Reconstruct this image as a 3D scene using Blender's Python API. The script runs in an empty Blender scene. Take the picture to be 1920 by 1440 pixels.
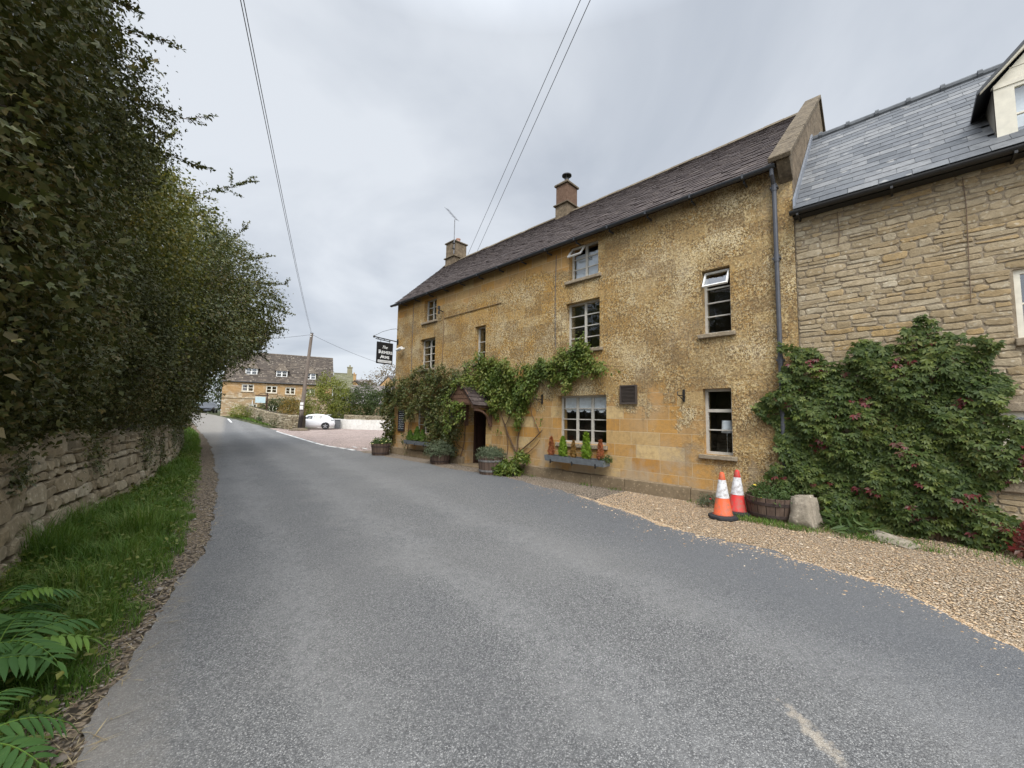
import bpy, math, random
import numpy as np
from mathutils import Matrix, Vector
S = bpy.context.scene
# ---------------------------------------------------------------- camera
YAW, PITCH, ROLL = (math.radians(a) for a in (45.26, 4.515, .94))
cam = bpy.data.cameras.new('camera'); cam.lens = 36*738/1920; cam.sensor_width = 36; cam.clip_end = 3000; cam.clip_start = .05
co = bpy.data.objects.new('camera', cam); S.collection.objects.link(co); S.camera = co
fw = Vector((math.sin(YAW)*math.cos(PITCH), math.cos(YAW)*math.cos(PITCH), math.sin(PITCH)))
rt = Vector((math.cos(YAW), -math.sin(YAW), 0)); up = rt.cross(fw)
rt2 = rt*math.cos(ROLL)+up*math.sin(ROLL); up2 = up*math.cos(ROLL)-rt*math.sin(ROLL)
M = Matrix((rt2, up2, -fw)).transposed().to_4x4(); M.translation = (0, 0, 1.75); co.matrix_world = M
# ---------------------------------------------------------------- sky, sun, exposure
SUN_EL, SUN_DIR = math.radians(52), math.radians(222)      # direction the light comes from, measured clockwise from +Y
w = bpy.data.worlds.new('World'); S.world = w; w.use_nodes = True
nt = w.node_tree; nt.nodes.clear()
def wn(t, **k):
    n = nt.nodes.new(t)
    for a, b in k.items(): setattr(n, a, b)
    return n
wo = wn('ShaderNodeOutputWorld'); bg = wn('ShaderNodeBackground'); nt.links.new(bg.outputs[0], wo.inputs[0])
bg.inputs[1].default_value = .1
sky = wn('ShaderNodeTexSky', sky_type='NISHITA', sun_disc=False, sun_elevation=SUN_EL, sun_rotation=SUN_DIR)
tc = wn('ShaderNodeTexCoord')
sep = wn('ShaderNodeSeparateXYZ'); nt.links.new(tc.outputs['Generated'], sep.inputs[0])
# clouds are looked up where the view ray meets a cloud layer overhead
zc = wn('ShaderNodeMath', operation='MAXIMUM'); nt.links.new(sep.outputs[2], zc.inputs[0]); zc.inputs[1].default_value = .0
za = wn('ShaderNodeMath', operation='ADD'); nt.links.new(zc.outputs[0], za.inputs[0]); za.inputs[1].default_value = .22
zz = wn('ShaderNodeCombineXYZ')
for i in range(3): nt.links.new(za.outputs[0], zz.inputs[i])
dv = wn('ShaderNodeVectorMath', operation='DIVIDE'); nt.links.new(tc.outputs['Generated'], dv.inputs[0]); nt.links.new(zz.outputs[0], dv.inputs[1])
n1 = wn('ShaderNodeTexNoise'); n1.inputs['Scale'].default_value = 1.1; n1.inputs['Detail'].default_value = 6; n1.inputs['Roughness'].default_value = .5; n1.inputs['Distortion'].default_value = .5
nt.links.new(dv.outputs[0], n1.inputs['Vector'])
cr = wn('ShaderNodeValToRGB'); nt.links.new(n1.outputs[0], cr.inputs[0])
cr.color_ramp.elements[0].position = .36; cr.color_ramp.elements[0].color = (.54, .59, .67, 1)
cr.color_ramp.elements[1].position = .64; cr.color_ramp.elements[1].color = (.84, .885, .945, 1)
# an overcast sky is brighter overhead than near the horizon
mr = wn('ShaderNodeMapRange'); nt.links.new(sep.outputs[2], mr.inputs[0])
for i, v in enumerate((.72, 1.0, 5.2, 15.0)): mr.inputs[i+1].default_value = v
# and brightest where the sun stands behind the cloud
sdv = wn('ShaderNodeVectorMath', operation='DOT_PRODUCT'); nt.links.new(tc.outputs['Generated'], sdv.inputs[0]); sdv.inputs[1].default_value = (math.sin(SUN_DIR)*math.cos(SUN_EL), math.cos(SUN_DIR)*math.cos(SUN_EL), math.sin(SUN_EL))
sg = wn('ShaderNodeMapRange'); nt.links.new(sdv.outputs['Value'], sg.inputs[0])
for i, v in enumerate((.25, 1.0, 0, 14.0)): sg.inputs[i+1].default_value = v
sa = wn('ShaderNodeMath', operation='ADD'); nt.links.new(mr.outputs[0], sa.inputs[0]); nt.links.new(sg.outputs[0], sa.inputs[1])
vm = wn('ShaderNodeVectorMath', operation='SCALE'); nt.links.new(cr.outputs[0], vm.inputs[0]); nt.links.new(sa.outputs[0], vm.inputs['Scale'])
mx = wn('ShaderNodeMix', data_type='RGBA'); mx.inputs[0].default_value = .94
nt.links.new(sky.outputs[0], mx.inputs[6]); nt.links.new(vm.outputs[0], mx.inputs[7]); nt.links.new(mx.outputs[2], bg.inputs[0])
sl = bpy.data.lights.new('sun', 'SUN'); sl.energy = 1.5; sl.angle = math.radians(25); sl.color = (1, .96, .9)
so = bpy.data.objects.new('sun', sl); S.collection.objects.link(so); so.location = (-20, -10, 40)
sd = Vector((math.sin(SUN_DIR)*math.cos(SUN_EL), math.cos(SUN_DIR)*math.cos(SUN_EL), math.sin(SUN_EL)))
so.rotation_euler = sd.to_track_quat('Z', 'Y').to_euler()
S.view_settings.view_transform = 'Standard'; S.view_settings.look = 'None'; S.view_settings.exposure = .86; S.view_settings.gamma = 1
S.render.engine = 'CYCLES'; S.cycles.max_bounces = 8; S.cycles.transparent_max_bounces = 12; S.cycles.use_denoising = True
# ---------------------------------------------------------------- helpers
C = S.collection
ORG = {}
def ss(t):
    t = np.clip(t, 0, 1); return t*t*(3-2*t)
def gz(x, y):       # height of the ground
    x = np.asarray(x, float); y = np.asarray(y, float)
    return .12*ss((x-4.5)/3.2)*(1-ss((y-16)/6))+1.35*ss((y-40)/26)
def tag(o, label=None, cat=None, group=None, kind=None):
    if label: o['label'] = label
    if cat: o['category'] = cat
    if group: o['group'] = group
    if kind: o['kind'] = kind
    return o
def thing(name, label, cat, loc=(0, 0, 0), group=None, rz=0):
    o = bpy.data.objects.new(name, None); C.objects.link(o); o.location = loc; o.rotation_euler = (0, 0, rz)
    o.empty_display_size = .2
    ORG[o.name] = np.array(loc, float)
    return tag(o, label, cat, group)
def obj(name, v, f, mat, parent=None, org=None, smooth=False, local=False, bevel=0, label=None):
    """one mesh object; verts in world metres unless local"""
    v = np.asarray(v, float).reshape(-1, 3)
    if parent is not None: og = np.zeros(3) if local else ORG[parent.name]
    else: og = np.array(org if org is not None else (0, 0, 0), float)
    vv = v if (local and parent is not None) else v-og
    me = bpy.data.meshes.new(name)
    if isinstance(f, np.ndarray):
        k = f.shape[1]; n = len(f)
        me.vertices.add(len(vv)); me.vertices.foreach_set('co', vv.astype(np.float32).ravel())
        me.loops.add(n*k); me.loops.foreach_set('vertex_index', f.astype(np.int32).ravel())
        me.polygons.add(n); me.polygons.foreach_set('loop_start', (np.arange(n)*k).astype(np.int32))
        me.update(calc_edges=True); me.validate()
    else:
        me.from_pydata([tuple(p) for p in vv], [], f); me.update()
    if smooth: me.polygons.foreach_set('use_smooth', [True]*len(me.polygons))
    me.materials.append(mat)
    o = bpy.data.objects.new(name, me); C.objects.link(o)
    if parent is not None: o.parent = parent; ORG[o.name] = og
    else: o.location = og; ORG[o.name] = og
    if bevel:
        b = o.modifiers.new('bevel', 'BEVEL'); b.width = bevel; b.segments = 2; b.limit_method = 'ANGLE'; b.harden_normals = False
    if label: o['label'] = label
    return o
def dup(root, loc=None, rz=None, label=None, parent=None):
    c = root.copy(); C.objects.link(c)
    if parent is not None: c.parent = parent
    if loc is not None: c.location = loc; ORG[c.name] = np.array(loc, float)
    if rz is not None: c.rotation_euler = (0, 0, rz)
    if label: c['label'] = label
    for ch in list(root.children): dup(ch, parent=c)
    return c
class MB:
    """collects shapes into one mesh"""
    def __init__(s, mp=None): s.v = []; s.f = []; s.mp = mp
    def add(s, v, f):
        b = len(s.v); s.v += [tuple(s.mp(*p)) if s.mp else tuple(p) for p in v]; s.f += [tuple(i+b for i in q) for q in f]; return s
    def box(s, x0, x1, y0, y1, z0, z1, jit=0):
        v = [(x, y, z) for z in (z0, z1) for x, y in ((x0, y0), (x1, y0), (x1, y1), (x0, y1))]
        if jit: v = [tuple(c+random.uniform(-jit, jit) for c in p) for p in v]
        return s.add(v, [(0, 3, 2, 1), (4, 5, 6, 7), (0, 1, 5, 4), (1, 2, 6, 5), (2, 3, 7, 6), (3, 0, 4, 7)])
    def hexa(s, p): return s.add(p, [(0, 3, 2, 1), (4, 5, 6, 7), (0, 1, 5, 4), (1, 2, 6, 5), (2, 3, 7, 6), (3, 0, 4, 7)])
    def tube(s, path, rad, seg=8, cap=True):
        P = [Vector(p) for p in path]; n = len(P)
        if not hasattr(rad, '__len__'): rad = [rad]*n
        v = []; prev = None
        for i in range(n):
            t = (P[min(i+1, n-1)]-P[max(i-1, 0)]).normalized()
            if prev is None: a = t.orthogonal().normalized()
            else: a = (prev-t*prev.dot(t)).normalized()
            prev = a; b = t.cross(a)
            for k in range(seg):
                q = 2*math.pi*k/seg; v.append(P[i]+(a*math.cos(q)+b*math.sin(q))*rad[i])
        f = [(i*seg+k, i*seg+(k+1) % seg, (i+1)*seg+(k+1) % seg, (i+1)*seg+k) for i in range(n-1) for k in range(seg)]
        if cap: f += [tuple(range(seg-1, -1, -1)), tuple((n-1)*seg+k for k in range(seg))]
        return s.add([tuple(p) for p in v], f)
    def lathe(s, prof, c=(0, 0, 0), seg=20, cap=True, a0=0):
        v = [(c[0]+r*math.cos(2*math.pi*k/seg+a0), c[1]+r*math.sin(2*math.pi*k/seg+a0), c[2]+z) for r, z in prof for k in range(seg)]
        n = len(prof)
        f = [(i*seg+k, i*seg+(k+1) % seg, (i+1)*seg+(k+1) % seg, (i+1)*seg+k) for i in range(n-1) for k in range(seg)]
        if cap: f += [tuple(range(seg-1, -1, -1)), tuple((n-1)*seg+k for k in range(seg))]
        return s.add(v, f)
    def prism(s, pts, d):   # polygon of 3-D points pushed along d
        n = len(pts); q = [tuple(a+b for a, b in zip(p, d)) for p in pts]
        return s.add(list(pts)+q, [tuple(range(n-1, -1, -1)), tuple(range(n, 2*n))]+[(i, (i+1) % n, n+(i+1) % n, n+i) for i in range(n)])
    def obj(s, name, mat, parent=None, **k): return obj(name, s.v, s.f, mat, parent, **k)
    def cut(s): s.cuts = getattr(s, 'cuts', [(0, 0)])+[(len(s.v), len(s.f))]; return s
    def objs(s, name, mat, parent=None, **k):
        """one object for each run of shapes ended by cut()"""
        out = []
        for (a, b), (c, d) in zip(s.cuts, s.cuts[1:]):
            if d > b: out.append(obj(name, s.v[a:c], [tuple(i-a for i in q) for q in s.f[b:d]], mat, parent, **k))
        return out
# ---------------------------------------------------------------- materials
class Mt:
    def __init__(s, name):
        s.m = bpy.data.materials.new(name); s.m.use_nodes = True; s.t = s.m.node_tree
        s.b = s.t.nodes['Principled BSDF']; s.o = s.t.nodes['Material Output']
    def node(s, t, ins={}, **k):
        n = s.t.nodes.new(t)
        for a, b in k.items(): setattr(n, a, b)
        for a, b in ins.items(): s.put(n.inputs[a], b)
        return n
    def put(s, sock, v):
        if isinstance(v, bpy.types.NodeSocket): s.t.links.new(v, sock)
        elif v is not None:
            if hasattr(v, '__len__') and sock.type == 'RGBA' and len(v) == 3: v = (*v, 1)
            sock.default_value = v
    def pos(s): return s.node('ShaderNodeNewGeometry').outputs['Position']
    def oc(s): return s.node('ShaderNodeTexCoord').outputs['Object']
    def rnd(s): return s.node('ShaderNodeNewGeometry').outputs['Random Per Island']
    def xyz(s, v):
        n = s.node('ShaderNodeSeparateXYZ', {0: v}); return n.outputs[0], n.outputs[1], n.outputs[2]
    def vec(s, x, y, z): return s.node('ShaderNodeCombineXYZ', {0: x, 1: y, 2: z}).outputs[0]
    def mapv(s, v, sc=(1, 1, 1), rot=(0, 0, 0)): return s.node('ShaderNodeMapping', {'Vector': v, 'Scale': sc, 'Rotation': rot}).outputs[0]
    def noise(s, v, sc, det=4, ro=.55, di=0): return s.node('ShaderNodeTexNoise', {'Vector': v, 'Scale': sc, 'Detail': det, 'Roughness': ro, 'Distortion': di}).outputs[0]
    def ncol(s, v, sc, det=3): return s.node('ShaderNodeTexNoise', {'Vector': v, 'Scale': sc, 'Detail': det}).outputs[1]
    def vor(s, v, sc, feat='F1', rand=1): return s.node('ShaderNodeTexVoronoi', {'Vector': v, 'Scale': sc, 'Randomness': rand}, feature=feat).outputs
    def ramp(s, f, *st, interp='LINEAR'):
        n = s.node('ShaderNodeValToRGB', {0: f}); e = n.color_ramp.elements; n.color_ramp.interpolation = interp
        while len(e) < len(st): e.new(.5)
        for k, (p, c) in enumerate(st):
            e[k].position = p; e[k].color = (c, c, c, 1) if not hasattr(c, '__len__') else (*c, 1)
        return n.outputs[0]
    def mix(s, f, a, b, mode='MIX'):
        n = s.node('ShaderNodeMix', {0: f, 6: a, 7: b}, data_type='RGBA', blend_type=mode); return n.outputs[2]
    def ma(s, op, a, b=0, c=0):
        n = s.node('ShaderNodeMath', {0: a, 1: b, 2: c}, operation=op); return n.outputs[0]
    def mr(s, v, a, b, c=0, d=1): return s.node('ShaderNodeMapRange', {0: v, 1: a, 2: b, 3: c, 4: d}).outputs[0]
    def warp(s, v, sc, amt):
        n = s.node('ShaderNodeVectorMath', {0: s.ncol(v, sc), 1: (.5, .5, .5)}, operation='SUBTRACT').outputs[0]
        k = s.node('ShaderNodeVectorMath', {0: n, 'Scale': amt}, operation='SCALE').outputs[0]
        return s.node('ShaderNodeVectorMath', {0: v, 1: k}, operation='ADD').outputs[0]
    def bump(s, h, st=.5, d=.02): s.put(s.b.inputs['Normal'], s.node('ShaderNodeBump', {'Height': h, 'Strength': st, 'Distance': d}).outputs[0])
    def fin(s, col, rough=.85, spec=.3, metal=0):
        s.put(s.b.inputs['Base Color'], col); s.put(s.b.inputs['Roughness'], rough); s.put(s.b.inputs['Specular IOR Level'], spec); s.put(s.b.inputs['Metallic'], metal)
        return s.m
def plain(name, col, rough=.6, spec=.4, metal=0, var=.12, sc=9):
    t = Mt(name); n = t.noise(t.oc(), sc, 5, .6)
    c = t.mix(t.mr(n, .3, .7), tuple(x*(1-var) for x in col), tuple(min(1, x*(1+var)) for x in col))
    t.bump(n, .15, .005); return t.fin(c, t.mr(n, .2, .8, rough-.06, min(1, rough+.08)), spec, metal)
def leafmat(name, cols, trans=.25, spec=.35, rough=.5, clump=1.6):
    """cols: list of colours met along a random value per leaf, blended with a drift through the crown"""
    t = Mt(name); r = t.rnd(); n = t.noise(t.pos(), clump, 3, .5)
    v = t.ma('ADD', t.ma('MULTIPLY', r, .62), t.ma('MULTIPLY', t.mr(n, .3, .7), .38))
    k = len(cols); c = t.ramp(v, *[(i/(k-1), x) for i, x in enumerate(cols)])
    t.fin(c, rough, spec)
    tr = t.node('ShaderNodeBsdfTranslucent', {0: t.mix(.5, c, (1.0, 1.0, .3), 'MULTIPLY')})
    ms = t.node('ShaderNodeMixShader', {0: trans, 1: t.b.outputs[0], 2: tr.outputs[0]})
    t.t.links.new(ms.outputs[0], t.o.inputs[0]); return t.m
# ---------------------------------------------------------------- stone, roof and ground materials
def m_pub():
    t = Mt('ochre_limestone'); p = t.pos(); x, y, z = t.xyz(p)
    big = t.noise(p, .35, 3, .5); med = t.noise(p, 2.2, 5, .6); wp = t.warp(p, 7, .07)
    base = t.mix(t.mr(big, .35, .65), (.45, .25, .055), (.39, .235, .075))
    base = t.mix(t.ma('MULTIPLY', t.mr(y, 8, 2), .85), base, (.28, .19, .095))      # browner towards the near end
    base = t.mix(t.mr(med, .38, .68), base, (.50, .285, .075))
    base = t.mix(t.ma('MULTIPLY', t.mr(y, 6, 12), .6), base, (.50, .265, .06))
    # lichen crust: pale and dark grains, thick in places
    cov = t.mr(t.noise(p, 1.1, 5, .65), .32, .64, -.03, .13)
    na = t.noise(wp, 15, 7, .68); nb = t.noise(wp, 24, 6, .7); nc_ = t.noise(p, 52, 4, .7); fine = t.noise(p, 38, 3, .7)
    fl = t.mr(t.ma('ADD', na, cov), .53, .61)
    c = t.mix(t.ma('MULTIPLY', fl, .85), base, t.mix(t.mr(nb, .4, .6), (.55, .35, .11), (.56, .44, .24)))
    c = t.mix(t.ma('MULTIPLY', t.mr(t.ma('SUBTRACT', nb, t.ma('MULTIPLY', cov, .3)), .50, .43), .85), c, (.125, .085, .045))
    c = t.mix(t.ma('MULTIPLY', t.mr(t.ma('ADD', nc_, cov), .615, .675), .85), c, (.70, .59, .38))
    c = t.mix(t.ma('MULTIPLY', t.mr(nc_, .44, .36), .6), c, (.10, .072, .045))
    # bare ashlar low down and under the eaves
    wv = t.warp(t.vec(y, z, 0), 1.3, .02)
    br = t.node('ShaderNodeTexBrick', {'Vector': wv, 'Color1': (0, 0, 0), 'Color2': (1, 1, 1), 'Mortar': (.5, .5, .5), 'Scale': 1, 'Mortar Size': .006, 'Mortar Smooth': .2, 'Brick Width': .66, 'Row Height': .285}, offset=.42, squash=.8, squash_frequency=3)
    bc = t.xyz(br.outputs[0])[0]
    ash = t.ramp(bc, (0, (.43, .215, .055)), (.3, (.50, .27, .075)), (.62, (.42, .25, .10)), (.86, (.47, .30, .12)), (1, (.60, .44, .22)))
    ash = t.mix(t.ma('MULTIPLY', t.mr(t.noise(p, 11, 5, .65), .45, .75), .6), ash, (.25, .165, .085))
    ash = t.mix(br.outputs[1], ash, (.52, .40, .24))
    edge = t.ma('ADD', t.mr(t.noise(p, 1.1, 5, .65), .3, .7, -.75, .75), t.mr(t.noise(p, 6, 4, .6), .3, .7, -.2, .2))
    low = t.ma('MULTIPLY', t.mr(t.ma('ADD', z, edge), 2.15, 1.85), t.mr(t.ma('ADD', y, edge), 2.2, 3.1))
    top = t.ma('MULTIPLY', t.mr(t.ma('ADD', z, t.ma('MULTIPLY', edge, .6)), 5.62, 5.82), t.mr(y, 4.6, 6.2))
    msk = t.ma('MAXIMUM', low, top)
    # single blocks show through the crust by their tint and joints
    c = t.mix(t.ma('MULTIPLY', t.mr(bc, .72, .8), .3), c, (.50, .36, .17)); c = t.mix(t.ma('MULTIPLY', t.mr(bc, .3, .22), .35), c, (.20, .135, .07))
    c = t.mix(t.ma('MULTIPLY', t.ma('MULTIPLY', br.outputs[1], t.mr(t.noise(p, 2, 3, .6), .4, .6)), .5), c, (.17, .12, .07))
    wet = t.noise(t.mapv(p, (1, .55, .3)), 1, 5, .65); c = t.mix(t.ma('MULTIPLY', t.mr(wet, .52, .72), .34), c, (.165, .12, .07))
    c = t.mix(t.ma('MULTIPLY', msk, .92), c, ash)
    # pale washed patches near the right windows and the foot
    gp = t.ma('MULTIPLY', t.mr(t.noise(p, .9, 4, .6), .52, .66), t.mr(y, 5.5, 2))
    c = t.mix(t.ma('MULTIPLY', gp, .5), c, (.44, .36, .25))
    foot = t.ma('MULTIPLY', t.mr(t.ma('ADD', z, edge), .85, .35), .7)
    c = t.mix(foot, c, (.40, .32, .22))
    # rain streaks under the sills
    st = t.noise(t.mapv(p, (9, 9, .5)), 1, 3, .6)
    c = t.mix(t.ma('MULTIPLY', t.mr(st, .55, .75), .3), c, (.13, .095, .06))
    h = t.ma('ADD', t.ma('MULTIPLY', fl, t.ma('SUBTRACT', 1, msk)), t.ma('SUBTRACT', t.ma('MULTIPLY', fine, .5), t.ma('MULTIPLY', br.outputs[1], msk)))
    t.bump(h, .55, .03); return t.fin(c, .92, .2)
def m_rubble(name, cols, lich=.4):
    """stones: one colour each, blotched"""
    t = Mt(name); p = t.pos(); r = t.rnd()
    k = len(cols); c = t.ramp(r, *[(i/(k-1), x) for i, x in enumerate(cols)])
    n = t.noise(p, 9, 6, .65); n2 = t.noise(p, 45, 4, .7); n3 = t.noise(p, 1.0, 4, .6)
    c = t.mix(t.ma('MULTIPLY', t.mr(n, .42, .72), .55), c, tuple(x*.52 for x in cols[0]))
    va = t.vor(t.warp(p, 10, .06), 17)
    f = t.ma('MULTIPLY', t.mr(va['Distance'], .4, .2), t.mr(t.xyz(va['Color'])[0], .62, .75))
    c = t.mix(t.ma('MULTIPLY', f, lich), c, (.60, .54, .42))
    c = t.mix(t.ma('MULTIPLY', t.mr(n3, .5, .7), .4), c, tuple(x*.6 for x in cols[-1]))
    c = t.mix(t.ma('MULTIPLY', t.mr(n2, .52, .75), .35), c, (.10, .08, .055))
    t.bump(t.ma('ADD', n, t.ma('MULTIPLY', n2, .5)), .7, .025); return t.fin(c, .93, .15)
def m_plain_stone(name, a, b, sc=5, dark=(.09, .075, .055)):
    t = Mt(name); p = t.pos(); n = t.noise(p, sc, 6, .65); n2 = t.noise(p, sc*7, 4, .7)
    c = t.mix(t.mr(n, .35, .65), a, b); va = t.vor(t.warp(p, 12, .05), 20)
    c = t.mix(t.ma('MULTIPLY', t.ma('MULTIPLY', t.mr(va['Distance'], .42, .2), t.mr(t.xyz(va['Color'])[0], .6, .75)), .5), c, tuple(min(.7, x*1.7) for x in b))
    c = t.mix(t.ma('MULTIPLY', t.mr(n2, .5, .75), .55), c, dark)
    t.bump(t.ma('ADD', n, n2), .6, .02); return t.fin(c, .92, .2)
def m_tiles(name, cols, lich, lcol, sc=14, spec=.25, rough=.85):
    t = Mt(name); p = t.pos(); k = len(cols)
    c = t.ramp(t.rnd(), *[(i/(k-1), x) for i, x in enumerate(cols)])
    n = t.noise(p, sc, 5, .65)
    c = t.mix(t.ma('MULTIPLY', t.mr(n, .45, .7), .5), c, tuple(x*.5 for x in cols[0]))
    va = t.vor(t.warp(p, 8, .1), sc*.8); f = t.ma('MULTIPLY', t.mr(va['Distance'], .45, .2), t.mr(t.xyz(va['Color'])[0], 1-lich-.05, 1-lich+.05))
    c = t.mix(t.ma('MULTIPLY', f, .7), c, lcol)
    t.bump(n, .5, .015); return t.fin(c, rough, spec)
PUB = m_pub()
GABLE = m_plain_stone('gable_stone', (.11, .082, .054), (.23, .175, .115), 6)
PLINTH = m_plain_stone('plinth_stone', (.17, .125, .075), (.25, .19, .12), 2.2)
COPING = m_plain_stone('coping_stone', (.085, .066, .045), (.19, .15, .10), 7)
SILL = m_plain_stone('sill_stone', (.23, .18, .12), (.34, .28, .20), 6)
RUB = m_rubble('cottage_rubble', [(.33, .25, .145), (.42, .34, .225), (.36, .275, .165), (.47, .40, .285), (.42, .285, .13)], .5)
DRY = m_rubble('dry_stone', [(.25, .205, .135), (.33, .28, .19), (.28, .225, .145), (.40, .35, .255), (.32, .255, .155)], .5)
MORTAR = m_plain_stone('lime_mortar', (.25, .195, .13), (.33, .27, .19), 12)
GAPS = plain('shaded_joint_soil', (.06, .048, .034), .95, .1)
STONETILE = m_tiles('stone_slate', [(.050, .037, .034), (.072, .054, .048), (.058, .043, .038), (.098, .076, .066)], .08, (.20, .17, .14))
FARTILE = m_tiles('old_stone_slate', [(.062, .05, .04), (.095, .076, .06), (.075, .06, .048), (.15, .12, .09)], .22, (.36, .31, .24), 5)
SLATE = m_tiles('blue_slate', [(.075, .08, .086), (.12, .125, .132), (.095, .10, .106), (.19, .19, .188), (.11, .115, .12)], .10, (.30, .29, .27), 9, .3, .6)
LEAD = plain('lead_sheet', (.22, .235, .26), .5, .5, .3)
BRICK = m_plain_stone('weathered_brick', (.12, .07, .045), (.17, .105, .07), 8)
POT = plain('clay_pot', (.46, .27, .2), .8)
IRON = plain('black_iron', (.018, .017, .016), .5, .5)
GUT = plain('dark_gutter', (.035, .038, .043), .45, .5)
PIPE = plain('grey_downpipe', (.075, .078, .088), .5, .45)
FRAME = plain('stone_grey_paint', (.46, .43, .37), .6, .35, 0, .14, 14)
CREAM = plain('cream_paint', (.70, .65, .53), .6, .35, 0, .1, 8)
WHITE = plain('white_paint', (.78, .77, .73), .6, .35, 0, .08, 8)
DKWOOD = plain('dark_door_wood', (.05, .024, .017), .6, .3, 0, .3, 20)
PORCHW = plain('weathered_porch_wood', (.15, .085, .055), .8, .2, 0, .35, 22)
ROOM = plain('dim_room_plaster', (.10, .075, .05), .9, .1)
NET = plain('net_cloth', (.42, .45, .48), .9, .1)
CLOTH = plain('white_cloth', (.78, .79, .80), .9, .1)
SOIL = plain('potting_soil', (.045, .032, .022), .95, .1, 0, .4, 60)
WIRE = plain('cable_sheath', (.10, .105, .115), .6, .3)
def m_glass():
    t = Mt('window_glass'); g = t.node('ShaderNodeBsdfGlossy', {'Color': (.95, .97, 1, 1), 'Roughness': .02})
    tr = t.node('ShaderNodeBsdfTransparent', {0: (.9, .93, .93, 1)}); ge = t.node('ShaderNodeNewGeometry'); dt = t.node('ShaderNodeVectorMath', {0: ge.outputs['Incoming'], 1: ge.outputs['Normal']}, operation='DOT_PRODUCT').outputs['Value']
    fr = t.ma('ADD', .13, t.ma('MULTIPLY', .87, t.ma('POWER', t.ma('SUBTRACT', 1, t.ma('ABSOLUTE', dt)), 4.2)))
    n = t.noise(t.pos(), 2.2, 2, .5); b = t.node('ShaderNodeBump', {'Height': n, 'Strength': .08, 'Distance': .03})
    t.t.links.new(b.outputs[0], g.inputs['Normal'])
    ms = t.node('ShaderNodeMixShader', {0: fr, 1: tr.outputs[0], 2: g.outputs[0]}); t.t.links.new(ms.outputs[0], t.o.inputs[0]); return t.m
GLASS = m_glass()
def m_road():
    t = Mt('asphalt'); p = t.pos(); x, y, z = t.xyz(p)
    va = t.vor(p, 120); vc = t.xyz(va['Color']); v2 = t.vor(p, 46); n = t.noise(p, 1.1, 5, .6); n2 = t.noise(p, 9, 4, .6); n3 = t.noise(p, .25, 3, .5)
    c = t.ramp(vc[0], (0, (.06, .061, .063)), (.4, (.15, .15, .148)), (.8, (.26, .257, .247)), (1, (.43, .42, .40)))
    c = t.mix(t.ma('MULTIPLY', t.mr(va['Distance'], .35, .6), .6), c, (.03, .03, .032))
    c = t.mix(t.ma('MULTIPLY', t.mr(t.xyz(v2['Color'])[1], .2, .9), .3), c, (.16, .16, .155))
    c = t.mix(t.ma('MULTIPLY', t.mr(n, .35, .7), .3), c, (.17, .165, .155))
    c = t.mix(t.ma('MULTIPLY', t.mr(n3, .45, .65), .35), c, (.20, .195, .185))
    # tyre-polished tracks along the lane
    la = t.ma('ADD', t.ma('SUBTRACT', x, t.ma('MULTIPLY', y, .14)), t.mr(n, .3, .7, -.3, .3))
    for s0, w0 in ((.75, .35), (2.2, .45), (3.7, .5)):
        k0 = t.mr(t.ma('ABSOLUTE', t.ma('SUBTRACT', la, s0)), w0, w0*.25); c = t.mix(t.ma('MULTIPLY', t.ma('MULTIPLY', k0, t.mr(n2, .3, .6)), .28), c, (.27, .265, .255))
    k0 = t.mr(t.ma('ABSOLUTE', t.ma('SUBTRACT', la, 1.45)), .35, .1); c = t.mix(t.ma('MULTIPLY', k0, .22), c, (.10, .10, .102))
    # bluer, cleaner strip along the forecourt; paler dust along the left edge
    ed = t.ma('ADD', t.ma('SUBTRACT', x, t.ma('MULTIPLY', y, .36)), t.mr(n2, .3, .7, -.25, .25))
    c = t.mix(t.ma('MULTIPLY', t.ma('MULTIPLY', t.mr(ed, 3.2, 4.6), t.mr(y, 14, 7)), .5), c, (.09, .096, .106))
    le = t.ma('ADD', t.ma('SUBTRACT', x, t.ma('MULTIPLY', y, .17)), t.mr(n2, .3, .7, -.1, .1))
    c = t.mix(t.ma('MULTIPLY', t.mr(le, -.1, -.5), .6), c, (.25, .225, .19))
    # a pale scrape of dust
    dx = t.ma('SUBTRACT', x, 2.86); dy = t.ma('SUBTRACT', y, .42)
    u = t.ma('ADD', t.ma('MULTIPLY', dx, .72), t.ma('MULTIPLY', dy, -.69)); vv = t.ma('ADD', t.ma('MULTIPLY', dx, .69), t.ma('MULTIPLY', dy, .72))
    d = t.ma('SQRT', t.ma('ADD', t.ma('POWER', t.ma('DIVIDE', u, .05), 2), t.ma('POWER', t.ma('DIVIDE', vv, .22), 2)))
    d = t.ma('ADD', d, t.mr(t.noise(p, 14, 4, .7), .3, .7, -.7, .7))
    c = t.mix(t.ma('MULTIPLY', t.mr(d, 1.1, .3), .62), c, (.42, .36, .28))
    h = t.ma('SUBTRACT', t.ma('MULTIPLY', vc[1], .5), va['Distance'])
    t.bump(h, .55, .012); return t.fin(c, .82, .3)
ROAD = m_road()
def m_gravel(name, cols, sc, dust):
    t = Mt(name); p = t.pos(); wp = t.warp(p, 20, .02)
    va = t.vor(wp, sc); vb = t.vor(wp, sc*2.2); k = len(cols)
    c = t.ramp(t.xyz(va['Color'])[0], *[(i/(k-1), x) for i, x in enumerate(cols)])
    c = t.mix(t.ma('MULTIPLY', t.mr(t.xyz(vb['Color'])[1], .3, .8), .4), c, cols[1])
    c = t.mix(t.mr(va['Distance'], .38, .62), c, tuple(x*.35 for x in cols[0]))
    n = t.noise(p, .8, 5, .6); c = t.mix(t.ma('MULTIPLY', t.mr(n, .45, .7), .6), c, dust)
    t.bump(t.ma('MULTIPLY', va['Distance'], -1), .9, .02); return t.fin(c, .9, .2)
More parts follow.
